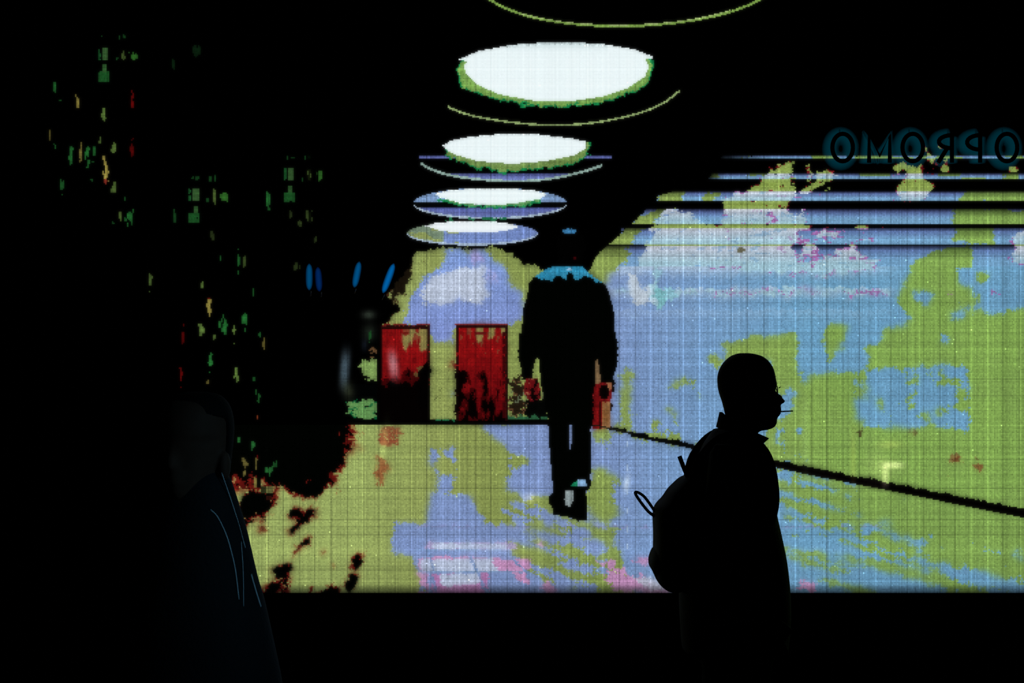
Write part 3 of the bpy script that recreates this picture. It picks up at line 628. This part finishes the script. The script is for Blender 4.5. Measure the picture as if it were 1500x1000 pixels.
for k, t in enumerate(['thin lime rim of the lamp cut off by the top edge', 'largest white lamp with green edge', 'second white lamp with blue bar across it', 'third white lamp in a blue disc split by a black gap', 'lowest and smallest white lamp in a blue disc']):
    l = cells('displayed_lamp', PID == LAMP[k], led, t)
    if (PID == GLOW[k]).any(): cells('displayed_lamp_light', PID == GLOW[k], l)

# ---------------------------------------------------------------- FIGURES
def ring(cx, cy, z, a, b, n=40, p=2.0, bump=0, sig=.2, tilt=0, jaw=0):
    """plan section: a forward (+x), b sideways (+y); bump pushes the front out (nose, lips, chin)"""
    out = []
    for k in range(n):
        t = 2*math.pi*k/n; c, s = math.cos(t), math.sin(t)
        xx = a*math.copysign(abs(c)**(2/p), c); yy = b*math.copysign(abs(s)**(2/p), s)*(1-jaw*max(c, 0))
        tt = math.atan2(s, c); xx += bump*math.exp(-(tt/sig)**2)
        out.append(Vector((cx+xx, cy+yy, z+tilt*xx)))
    return out
def finish(bm, name, m, parent, voxel=.006, smooth_it=3):
    o = from_bm(name, bm, m, parent)
    r = o.modifiers.new('remesh', 'REMESH'); r.mode = 'VOXEL'; r.voxel_size = voxel; r.use_smooth_shade = True
    if smooth_it: s_ = o.modifiers.new('smooth', 'SMOOTH'); s_.iterations = smooth_it; s_.factor = .5
    return o
def hand(bm, wrist, dirn, palmn, side, size=1.0, curl=.9):
    """palm, four curled fingers of unequal length and a thumb leaving the side of the palm"""
    d = Vector(dirn).normalized(); nrm = Vector(palmn).normalized(); s = d.cross(nrm).normalized()*side
    w = Vector(wrist)
    add_tube(bm, [w-d*.03, w, w+d*.03*size, w+d*.06*size, w+d*.088*size], [.024*size, .025*size, .034*size, .039*size, .036*size], 16, True, .45)
    for i, L in enumerate((.070, .078, .073, .058)):
        base = w+d*.078*size+s*(.029-.0195*i)*size; p = base; a = .18+.1*i; pts = [base-d*.015, base]
        for j, f in enumerate((.45, .3, .25)):
            a += curl*(.45+.12*j); p = p+(d*math.cos(a)+nrm*math.sin(a))*L*f*size; pts.append(p)
        add_tube(bm, pts, [.0088*size, .0092*size, .0086*size, .0076*size, .006*size], 10)
    b = w+d*.022*size+s*.028*size
    add_tube(bm, [b, b+(d*.6+s*.7+nrm*.3)*.026*size, b+(d*.9+s*.55+nrm*.5)*.048*size, b+(d*1.2+s*.3+nrm*.75)*.062*size], [.013*size, .0115*size, .0098*size, .007*size], 10)

# ---- man in profile, walking right, in front of the LED wall
DM = 6.0; YM = -DSCR+DM; K = DM/FPX
def mx(x): return (x-750)*K
def mz(y): return CAMZ-(y-500)*K
man = empty('person', (mx(1085), YM, 0), 'silhouetted man in side view, close-cropped head, glasses, high-collared dark jacket', 'person')
headrows = [  # y, back x, front x, half width m, bump px, sigma
 (517, 1084, 1098, .018, 0, .3), (518.2, 1078, 1106, .034, 0, .3), (521, 1071, 1115.5, .050, 0, .3), (525, 1065.5, 1122, .060, 0, .3), (531, 1059.5, 1128, .068, 0, .3), (540, 1054, 1133.2, .075, 0, .3),
 (550, 1051, 1135.8, .078, 0, .3), (558, 1050.6, 1137.2, .079, 0, .3), (563, 1051, 1138, .079, .3, .3), (567, 1051.4, 1137.2, .078, .4, .2), (570.5, 1052, 1134.6, .077, 1.2, .16), (574, 1052.8, 1133.5, .077, 3.8, .16), (578, 1054, 1133, .076, 10.5, .17), (583, 1055.6, 1133, .075, 14.5, .18),
 (587, 1057, 1133.4, .074, 17, .2), (590, 1057.8, 1133.4, .073, 16, .22), (592, 1058.4, 1134.5, .072, 9, .24), (594, 1059, 1135, .070, 8.6, .32), (598, 1060, 1135.5, .068, 9.2, .36), (601, 1060.6, 1135.5, .066, 9.3, .36), (602.5, 1061, 1135.5, .065, 8.2, .36),
 (605, 1061.6, 1135, .064, 9.2, .34), (609, 1062.5, 1134, .062, 7.6, .34), (612, 1063, 1133.4, .060, 5.3, .4), (616, 1064, 1133, .058, 5.4, .5), (621, 1065.5, 1132.5, .055, 5, .5), (626, 1067, 1129, .052, 4.5, .5), (629.3, 1068, 1122, .050, 3, .5), (631, 1068, 1114, .050, 0, .5),
 (636, 1067, 1109, .053, 0, .5), (645, 1064, 1107, .056, 0, .5), (660, 1058, 1104, .065, 0, .5), (680, 1040, 1105, .13, 0, .5)]
bm = bmesh.new()
sm_rows = smooth_pts(headrows, 3)
add_loft(bm, [ring((mx(b)+mx(f))/2, YM, mz(y), (mx(f)-mx(b))/2, w_, 56, 2.0, bu*K, max(sg, .1), 0, .12 if y > 568 else .04) for (y, b, f, w_, bu, sg) in sm_rows])
# shoulders, chest, hips under the clothes, one continuous body with arms and legs
add_loft(bm, [ring((mx(b)+mx(f))/2, YM, mz(y), (mx(f)-mx(b))/2, w_) for (y, b, f, w_) in smooth_pts([(655, 1050, 1106, .10), (675, 1036, 1114, .16), (705, 1024, 1118, .175), (755, 1018, 1122, .165), (815, 1020, 1126, .155), (868, 1022, 1132, .16), (910, 1024, 1130, .165), (935, 1030, 1126, .15)], 4)])
for sd in (-1, 1):
    add_ball(bm, Vector((mx(1091), YM+sd*.080, mz(583))), .030, .55, .28, 1.05)      # ear
    add_ball(bm, Vector((mx(1094), YM+sd*.077, mz(592))), .016, .8, .4, .8)
    add_tube(bm, smooth_pts([(mx(1066), YM+sd*.165, mz(672)), (mx(1052), YM+sd*.20, mz(730)), (mx(1046), YM+sd*.205, mz(790)), (mx(1072), YM+sd*.20, mz(850)), (mx(1104), YM+sd*.17, mz(895))]), list(np.linspace(.052, .026, 21)), 16)
    hand(bm, (mx(1106), YM+sd*.168, mz(897)), (.75, -.12*sd, -.62), (-.5, -sd*.4, -.7), sd, 1.0, .7)
    leg = [(mx(1076), YM+sd*.085, mz(915)), (mx(1080+sd*8), YM+sd*.09, mz(1020)), (mx(1084+sd*22), YM+sd*.09, mz(1125)), (mx(1078+sd*40), YM+sd*.09, mz(1240)), (mx(1074+sd*54), YM+sd*.09, mz(1342))]
    add_tube(bm, smooth_pts(leg), list(np.interp(np.linspace(0, 4, 21), [0, 1, 2, 3, 4], [.085, .074, .055, .052, .036])), 18)
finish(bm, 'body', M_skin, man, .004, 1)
# jacket: torso shell and sleeves
JR = [(628, 1045, 1104, .085), (634, 1041.5, 1106, .12), (640, 1038, 1108, .15), (648, 1033, 1110, .18), (656, 1029, 1111.5, .20), (664, 1025.5, 1114.5, .212), (674, 1021.5, 1120.5, .222), (690, 1015.5, 1125.5, .228), (706, 1012, 1128.5, .228), (730, 1012, 1131, .223),
      (755, 1011, 1137, .215), (785, 1010, 1144, .21), (815, 1008, 1150.3, .208), (845, 1002, 1154.4, .21), (866, 995.5, 1156.2, .212), (900, 996, 1157, .212), (932, 998, 1155, .208), (952, 1000, 1153, .206)]
bm = bmesh.new()
rr = []
for (y, b, f, w_) in smooth_pts(JR, 4):
    r_ = ring((mx(b)+mx(f))/2, YM, mz(y), (mx(f)-mx(b))/2, w_, 56, 2.25)
    rr.append(r_)
add_loft(bm, rr)
for sd in (-1, 1):
    add_tube(bm, smooth_pts([(mx(1066), YM+sd*.15, mz(664)), (mx(1058), YM+sd*.19, mz(700)), (mx(1050), YM+sd*.215, mz(745)), (mx(1046), YM+sd*.225, mz(790)), (mx(1070), YM+sd*.215, mz(848)), (mx(1100), YM+sd*.18, mz(890))]), list(np.linspace(.072, .048, 26)), 20)
    for q in range(5):          # creases of the sleeve and shoulder
        add_tube(bm, smooth_pts([(mx(1040+q*4), YM+sd*(.17+.012*q), mz(650+q*13)), (mx(1062), YM+sd*(.224+.006*q), mz(652+q*16)), (mx(1086-q*2), YM+sd*(.19+.01*q), mz(668+q*17))]), .012, 8)
jk = finish(bm, 'jacket', M_cloth, man, .006, 5)
# stand-up collar, open at the throat with a pointed front tip
bm = bmesh.new(); inner = []; outer = []
n = 44
for k in range(n+1):
    t = math.radians(28+(360-56)*k/n); c, s = math.cos(t), math.sin(t); f = (1+c)/2
    lo = Vector((mx(1080)+c*mx(750+31), YM+s*.085, mz(625+f*33))); hi = Vector((mx(1088.5)+c*(34.5 if c < 0 else 41)*K, YM+s*.078, mz(607+f*36-4*max(0, 1-abs(c+1)*4))))
    inner.append((lo, hi))
def strip(off):
    R = []
    for lo, hi in inner:
        ctr = Vector((mx(1085), YM, 0)); 
        def o_(p): v = Vector((p.x-ctr.x, p.y-ctr.y, 0)).normalized()*off; return p+v
        R.append([bm.verts.new(o_(lo)), bm.verts.new(o_(lo.lerp(hi, .5))), bm.verts.new(o_(hi))])
    return R
A = strip(0); B = strip(-.007)
for i in range(n):
    for j in range(2):
        bm.faces.new((A[i][j], A[i+1][j], A[i+1][j+1], A[i][j+1])); bm.faces.new((B[i][j+1], B[i+1][j+1], B[i+1][j], B[i][j]))
    bm.faces.new((A[i][2], A[i+1][2], B[i+1][2], B[i][2])); bm.faces.new((A[i+1][0], A[i][0], B[i][0], B[i+1][0]))
for i in (0, n):
    for j in range(2): bm.faces.new((A[i][j], A[i][j+1], B[i][j+1], B[i][j]))
from_bm('collar', bm, M_cloth, man)
bm = bmesh.new()
for sd in (-1, 1):
    leg = [(mx(1076), YM+sd*.09, mz(905)), (mx(1080+sd*8), YM+sd*.092, mz(1020)), (mx(1084+sd*22), YM+sd*.092, mz(1125)), (mx(1076+sd*40), YM+sd*.092, mz(1240)), (mx(1072+sd*54), YM+sd*.092, mz(1338))]
    add_tube(bm, smooth_pts(leg), list(np.interp(np.linspace(0, 4, 21), [0, 1, 2, 3, 4], [.112, .098, .080, .072, .062])), 20)
add_loft(bm, [ring(mx(1076), YM, mz(y), a, w_, 32) for y, a, w_ in ((885, .12, .16), (915, .14, .175), (945, .14, .175), (965, .12, .15))])
finish(bm, 'trousers', M_trouser, man, .008, 3)
for sd in (-1, 1):
    bm = bmesh.new(); ax = mx(1074+sd*54); yy = YM+sd*.092
    add_loft(bm, [ring(ax+.055, yy, z, a, b, 28, 2.4) for z, a, b in ((.002, .135, .046), (.015, .143, .052), (.035, .14, .052))] + [ring(ax+.045, yy, .055, .125, .048, 28, 2.2), ring(ax+.015, yy, .078, .085, .045, 28), ring(ax-.005, yy, .11, .055, .042, 28)])
    finish(bm, 'shoe', M_shoe, man, .005, 2)
# glasses
gl = bmesh.new()
for sd in (-1, 1):
    c_ = Vector((mx(1140.5)-.004, YM+sd*.031, mz(573.5)))
    pts = [c_+Vector((-.25*abs(math.sin(a))*.004 - .10*abs(sd*.031+math.cos(a)*.024), math.cos(a)*.024, math.sin(a)*.0165)) for a in np.linspace(0, 2*math.pi, 25)]
    add_tube(gl, pts, .0011, 6, False)
    add_tube(gl, smooth_pts([(mx(1138)-.004, YM+sd*.056, mz(569)), (mx(1125), YM+sd*.078, mz(569.5)), (mx(1098), YM+sd*.081, mz(572)), (mx(1088), YM+sd*.082, mz(581))]), .0013, 6)
add_tube(gl, [(mx(1141.2), YM-.007, mz(568)), (mx(1143.2), YM, mz(566.5)), (mx(1141.2), YM+.007, mz(568))], .0014, 6)
from_bm('glasses', gl, M_frame, man)
# cigarette held in the lips
bm = bmesh.new(); add_tube(bm, [(mx(1141), YM-.004, mz(602.8)), (mx(1161), YM-.01, mz(601.6))], .0021, 12)
tag(from_bm('cigarette', bm, M_cig, None), 'thin dark cigarette sticking out of the silhouetted man\'s mouth', 'cigarette')

# ---- backpack
pack = empty('backpack', (mx(990), YM, mz(862)), 'dark backpack on the back of the silhouetted man, loops sticking out', 'backpack')
PR = [(697, 1002, 1016, .06), (701, 996, 1016, .10), (708, 989, 1014, .125), (718, 979, 1012, .14), (730, 971, 1012, .15), (738, 963, 1012, .155), (746, 958.5, 1011.5, .16), (760, 957, 1011, .162), (785, 958, 1010, .163), (806, 957.5, 1009, .163), (822, 956.5, 1007, .162),
      (836, 957.5, 1004, .16), (848, 961, 1001, .155), (856, 967, 999, .145), (861, 974, 998, .12), (864, 981, 993, .07)]
bm = bmesh.new(); add_loft(bm, [ring((mx(b)+mx(f))/2, YM, mz(y), (mx(f)-mx(b))/2, w_, 40, 2.8) for (y, b, f, w_) in smooth_pts(PR, 3)])
finish(bm, 'bag', M_pack, pack, .006, 2)
bm = bmesh.new(); add_loft(bm, [ring(mx(966), YM, mz(y), a*K, w_, 28, 2.8) for y, a, w_ in ((800, 7, .05), (806, 11, .10), (812, 13, .12), (820, 15.5, .125), (829, 15, .125), (836, 10, .115), (842, 8, .08))])
finish(bm, 'pocket', M_pack, pack, .005, 1)
bm = bmesh.new(); add_tube(bm, [(mx(994), YM-.03, mz(667)), (mx(1000), YM-.03, mz(683)), (mx(1009.5), YM-.03, mz(705))], .0068, 12, True, .4)
from_bm('webbing_end', bm, M_pack, pack)
bm = bmesh.new()
add_tube(bm, smooth_pts([(mx(961), YM-.02, mz(757)), (mx(949), YM-.02, mz(748)), (mx(937), YM-.02, mz(733)), (mx(930), YM-.018, mz(721.5)), (mx(934), YM-.012, mz(720.5)), (mx(943.5), YM-.008, mz(727)), (mx(954), YM-.008, mz(741)), (mx(961), YM-.01, mz(752))], 5), .0046, 10)
from_bm('grab_loop', bm, M_pack, pack)
for sd in (-1, 1):
    bm = bmesh.new()
    add_tube(bm, smooth_pts([(mx(1012), YM+sd*.09, mz(706)), (mx(1022), YM+sd*.105, mz(671)), (mx(1050), YM+sd*.118, mz(641)), (mx(1084), YM+sd*.118, mz(638)), (mx(1112), YM+sd*.12, mz(660)), (mx(1123), YM+sd*.135, mz(700)), (mx(1120), YM+sd*.165, mz(745)), (mx(1090), YM+sd*.21, mz(790)), (mx(1040), YM+sd*.20, mz(820)), (mx(1003), YM+sd*.15, mz(835))], 5), .017, 12, True, .3)
    from_bm('shoulder_strap', bm, M_pack, pack)

# ---- second figure, deep in shadow at the left
D2 = 4.3; Y2 = -DSCR+D2; K2 = D2/FPX; HX = (284-750)*K2
def wx(x): return (x-750)*K2
def wz(y): return CAMZ-(y-500)*K2
p2 = empty('person', (HX, Y2, 0), 'person lost in shadow at far left, only ear and garment edge catching light', 'person')
# built facing +x, then turned to face the camera and a little left
bm = bmesh.new()
hr = [(578, .012, .02, 0, .3), (580, .035, .04, 0, .3), (586, .062, .058, 0, .3), (596, .080, .070, 0, .3), (610, .092, .076, 0, .3), (630, .097, .078, 0, .3), (646, .097, .077, .001, .2), (656, .095, .076, .006, .2), (668, .092, .073, .016, .2), (680, .089, .070, .021, .22), (684, .088, .068, .014, .24),
      (690, .087, .066, .011, .34), (697, .086, .063, .011, .36), (699, .086, .062, .009, .36), (703, .085, .061, .011, .36), (711, .083, .057, .006, .4), (722, .080, .052, .008, .5), (733, .070, .047, .006, .5), (737, .055, .045, 0, .5), (750, .052, .047, 0, .5), (780, .055, .06, 0, .5)]
add_loft(bm, [ring(-.012*ramp(y, 715, 740), 0, wz(y)-0, a*.93, b*.93, 56, 2.0, bu, max(sg, .1), 0, .15 if y > 640 else .04) for (y, a, b, bu, sg) in smooth_pts(hr, 3)])
add_loft(bm, [ring(0, 0, wz(y), a, b) for (y, a, b) in smooth_pts([(750, .05, .055), (785, .065, .07), (830, .075, .08), (900, .09, .10), (1000, .10, .125), (1100, .105, .155), (1170, .09, .15)], 4)])
for sd in (-1, 1):
    add_ball(bm, Vector((-.002, sd*.076, wz(681))), .029, .62, .36, 1.1); add_ball(bm, Vector((.002, sd*.072, wz(692))), .015, .8, .5, .9)
    add_tube(bm, smooth_pts([(-.01, sd*.045, wz(810)), (-.02, sd*.075, wz(890)), (-.02, sd*.11, wz(985)), (.02, sd*.135, wz(1075)), (.05, sd*.145, wz(1130))]), list(np.linspace(.038, .024, 21)), 16)
    hand(bm, (.05, sd*.145, wz(1132)), (.35, 0, -.93), (0, -sd, -.1), sd, .95, .6)
    add_tube(bm, smooth_pts([(0, sd*.08, wz(1150)), (.01+sd*.02, sd*.085, wz(1290)), (.02+sd*.05, sd*.085, wz(1430)), (-.02+sd*.08, sd*.085, wz(1570)), (-.04+sd*.1, sd*.085, wz(1672))]), list(np.interp(np.linspace(0, 4, 21), [0, 1, 2, 3, 4], [.082, .070, .052, .050, .034])), 18)
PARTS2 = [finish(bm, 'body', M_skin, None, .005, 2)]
bm = bmesh.new()          # hair: cap over crown and back
add_loft(bm, [ring(-.010, 0, wz(y), a*.93, b*.93, 48) for (y, a, b) in smooth_pts([(574, .02, .02), (577, .05, .05), (585, .070, .066), (597, .085, .077), (614, .094, .083), (634, .096, .084), (655, .090, .082), (690, .080, .076), (716, .072, .066)], 3)])
for v in bm.verts:
    if v.co.z < wz(612) and v.co.x > -.015: v.co.x = -.015-.004*(v.co.x)
PARTS2.append(finish(bm, 'hair', M_hair, None, .005, 2))
bm = bmesh.new()          # loose sloping coat
CR = [(686, .052, .058), (694, .063, .069), (712, .074, .080), (736, .084, .091), (770, .098, .107), (810, .112, .120), (850, .124, .134), (880, .134, .148), (950, .152, .172), (1000, .162, .188), (1080, .172, .205), (1200, .182, .218)]
add_loft(bm, [ring(-.01, 0, wz(y), a, b, 56, 2.1) for (y, a, b) in smooth_pts(CR, 4)])
PARTS2.append(finish(bm, 'coat', M_cloth, None, .008, 4))
bm = bmesh.new()
for sd in (-1, 1):
    add_tube(bm, smooth_pts([(0, sd*.085, wz(1180)), (.01+sd*.02, sd*.088, wz(1290)), (.02+sd*.05, sd*.088, wz(1430)), (-.02+sd*.08, sd*.088, wz(1570)), (-.045+sd*.1, sd*.088, wz(1668))]), list(np.interp(np.linspace(0, 4, 21), [0, 1, 2, 3, 4], [.105, .09, .072, .068, .06])), 20)
PARTS2.append(finish(bm, 'trousers', M_trouser, None, .008, 3))
for sd in (-1, 1):
    bm = bmesh.new(); ax = -.04+sd*.1
    add_loft(bm, [ring(ax+.05, sd*.088, z, a, b, 28, 2.4) for z, a, b in ((.002, .125, .044), (.015, .132, .049), (.035, .13, .049))] + [ring(ax+.04, sd*.088, .055, .115, .045, 28, 2.2), ring(ax+.012, sd*.088, .078, .08, .043, 28), ring(ax-.005, sd*.088, .12, .05, .04, 28)])
    PARTS2.append(finish(bm, 'shoe', M_shoe, None, .005, 2))
ROT2 = Matrix.Translation((HX, Y2, 0)) @ Matrix.Rotation(math.radians(247), 4, 'Z')
bpy.context.view_layer.update()
for o in PARTS2:
    o.data.transform(ROT2); o.parent = p2; o.matrix_parent_inverse = p2.matrix_world.inverted()
# pale edge and seam of the coat, on its lit side
def on_coat(xpx, ypx, off=.002):
    a, b = np.interp(ypx, [c[0] for c in CR], [c[1] for c in CR]), np.interp(ypx, [c[0] for c in CR], [c[2] for c in CR])
    best = None
    for k in range(720):
        t = 2*math.pi*k/720; q = ROT2 @ Vector((-.01+(a+off)*math.cos(t), (b+off)*math.sin(t), wz(ypx)))
        if q.y > Y2+.01: continue
        d_ = abs((q.x)*FPX/(q.y+DSCR)+750 - xpx)
        if best is None or d_ < best[0]: best = (d_, q)
    return best[1]
for pts_, r_ in (([(308, 742), (318, 752), (330, 775), (338, 800), (345, 830), (350, 870)], .0016), ([(353, 790), (356, 830), (357, 880)], .001), ([(368, 838), (374, 860), (382, 885)], .002)):
    bm = bmesh.new(); add_tube(bm, smooth_pts([tuple(on_coat(a_, b_)) for a_, b_ in pts_], 4), r_, 8)
    from_bm('piping', bm, M_cord, p2)
bm = bmesh.new()
add_tube(bm, smooth_pts([tuple(v_) for v_ in (Vector((wx(329), Y2-.045, wz(690))), Vector((wx(336), Y2-.04, wz(712))), Vector((wx(345), Y2-.03, wz(742))), Vector((wx(353), Y2-.03, wz(768))), Vector((wx(362), Y2-.03, wz(800))))], 4), .0012, 8)
from_bm('earphone_cord', bm, M_cord, p2)

# ---------------------------------------------------------------- SIGN REFLECTED IN GLASS, BUILT AS GLOWING LETTERS
DS = 7.2; YS = -DSCR+DS; KS = DS/FPX
def gx(x): return (x-750)*KS
def gz(y): return CAMZ-(y-500)*KS
def glow_mat(name, col, strength, power):
    """shell glow imitating a reflected light: adds light, hides nothing behind it"""
    m = bpy.data.materials.new(name); m.use_nodes = True; nt = m.node_tree; N = nt.nodes; L = nt.links; N.clear()
    out = N.new('ShaderNodeOutputMaterial'); em = N.new('ShaderNodeEmission'); tr = N.new('ShaderNodeBsdfTransparent'); ad = N.new('ShaderNodeAddShader')
    ge = N.new('ShaderNodeNewGeometry'); dt = N.new('ShaderNodeVectorMath'); dt.operation = 'DOT_PRODUCT'
    L.new(ge.outputs['Normal'], dt.inputs[0]); L.new(ge.outputs['Incoming'], dt.inputs[1])
    ab = N.new('ShaderNodeMath'); ab.operation = 'ABSOLUTE'; L.new(dt.outputs['Value'], ab.inputs[0])
    pw = N.new('ShaderNodeMath'); pw.operation = 'POWER'; pw.inputs[1].default_value = power; L.new(ab.outputs[0], pw.inputs[0])
    mu = N.new('ShaderNodeMath'); mu.operation = 'MULTIPLY'; mu.inputs[1].default_value = strength; L.new(pw.outputs[0], mu.inputs[0])
    em.inputs['Color'].default_value = (*lin(col), 1); L.new(mu.outputs[0], em.inputs['Strength'])
    L.new(em.outputs[0], ad.inputs[0]); L.new(tr.outputs[0], ad.inputs[1]); L.new(ad.outputs[0], out.inputs[0]); return m
M_teal = glow_mat('teal_reflection', (0, 72, 88), .20, 2.2)
M_letter = mat('black_letter_face', (8, 9, 10), .9, .0)
sign = empty('sign_reflection', (gx(1350), YS, gz(190)), 'dim teal reflection of a sign with reversed capital letters at upper right', 'sign')  # reflection of a sign, built as added glowing letters on a rail
def oval(cx, cy, rx, ry, n=28): return [(cx+rx*math.cos(t), cy+ry*math.sin(t)) for t in np.linspace(0, 2*math.pi, n+1)]
def halfbowl(cx, y0, y1, w_): return [(cx, y0)]+[(cx-w_*math.sin(t), (y0+y1)/2-(y1-y0)/2*math.cos(t)) for t in np.linspace(.3, math.pi-.3, 10)]+[(cx, y1)]
letters = [('O', [oval(1231, 218, 15, 20)]), ('M', [[(1269.5, 240), (1269.5, 200), (1285, 230), (1299.5, 200), (1299.5, 240)]]), ('O', [oval(1333, 218, 15, 20)]),
           ('R', [[(1390, 200), (1390, 240)], halfbowl(1390, 200, 219, 19), [(1383, 219), (1370, 240)]]), ('P', [[(1431, 200), (1431, 240)], halfbowl(1431, 200, 221, 19)]), ('O', [oval(1470, 218, 15, 20)])]
for nm, strokes in letters:
    fb = bmesh.new(); hb = bmesh.new()
    for st_ in strokes:
        P_ = [(gx(a), YS-.05, gz(b)) for a, b in st_]
        add_tube(fb, P_, 3.2*KS, 12, True, .6)
        add_tube(hb, [(a_, b_+.045, c_) for a_, b_, c_ in P_], 13*KS, 20, True, 1)
    f_ = from_bm('letter', fb, M_letter, sign); f_['label'] = 'dark letter %s, seen reversed' % nm
    finish(hb, 'reflected_glow', M_teal, f_, 1.4*KS, 6)  # glowing shell imitates the blurred halo of the reflected sign
bm = bmesh.new(); add_box(bm, gx(1205), gx(1500), YS+.02, YS+.035, gz(176), gz(172)); 
for x_ in (1231, 1269.5, 1299.5, 1333, 1390, 1431, 1470): add_tube(bm, [(gx(x_), YS+.027, gz(174)), (gx(x_), YS+.012, gz(199))], .003, 8)
for x_ in (1240, 1460): add_tube(bm, [(gx(x_), YS+.027, gz(174)), (gx(x_), YS+.027, 4.21)], .004, 8)
from_bm('hanging_rail', bm, M_letter, sign, False)

# ---------------------------------------------------------------- BLUE REFLECTION STREAKS, BUILT AS GLOWING RODS
rods = [((453, 386), (453, 425), (0, 74, 122), 'upright blue streak of reflected light at left, leftmost and tallest of the pair'), ((465.5, 391), (468, 427), (0, 40, 96), 'dim dark-blue streak of reflected light just right of the leftmost one'),
        ((526.5, 383), (519, 421), (0, 84, 140), 'slanted blue streak of reflected light alone between the upright pair and the brightest one'), ((577, 386), (561, 429), (0, 102, 176), 'brightest and most slanted blue streak of reflected light, beside the displayed archway')]
for (a, b, col, lab) in rods:  # blurred blue reflections, built as added glowing rods on wires
    rd_ = empty('reflection_rod', (gx(a[0]), YS, gz(a[1])), lab, 'light', 'blue streaks of reflected light before the screen')
    A_ = Vector((gx(a[0]), YS, gz(a[1]))); B_ = Vector((gx(b[0]), YS, gz(b[1])))
    bm = bmesh.new(); n_ = 12
    add_tube(bm, [A_.lerp(B_, i/n_) for i in range(n_+1)], [5.6*KS*math.sqrt(max(.05, 1-abs(2*i/n_-1)**3)) for i in range(n_+1)], 20)
    from_bm('tube', bm, glow_mat('blue_reflection', col, .42, 2.6), rd_)
    bm = bmesh.new(); add_tube(bm, [B_.lerp(A_, -.02), B_.lerp(A_, -.22)], [3.4*KS, 2.6*KS], 14); from_bm('end_cap', bm, mat('dark_blue_cap', (4, 8, 34), .5, .2), rd_)
    bm = bmesh.new(); add_tube(bm, [A_, (A_.x, A_.y, 4.21)], .002, 8); from_bm('wire', bm, M_letter, rd_)
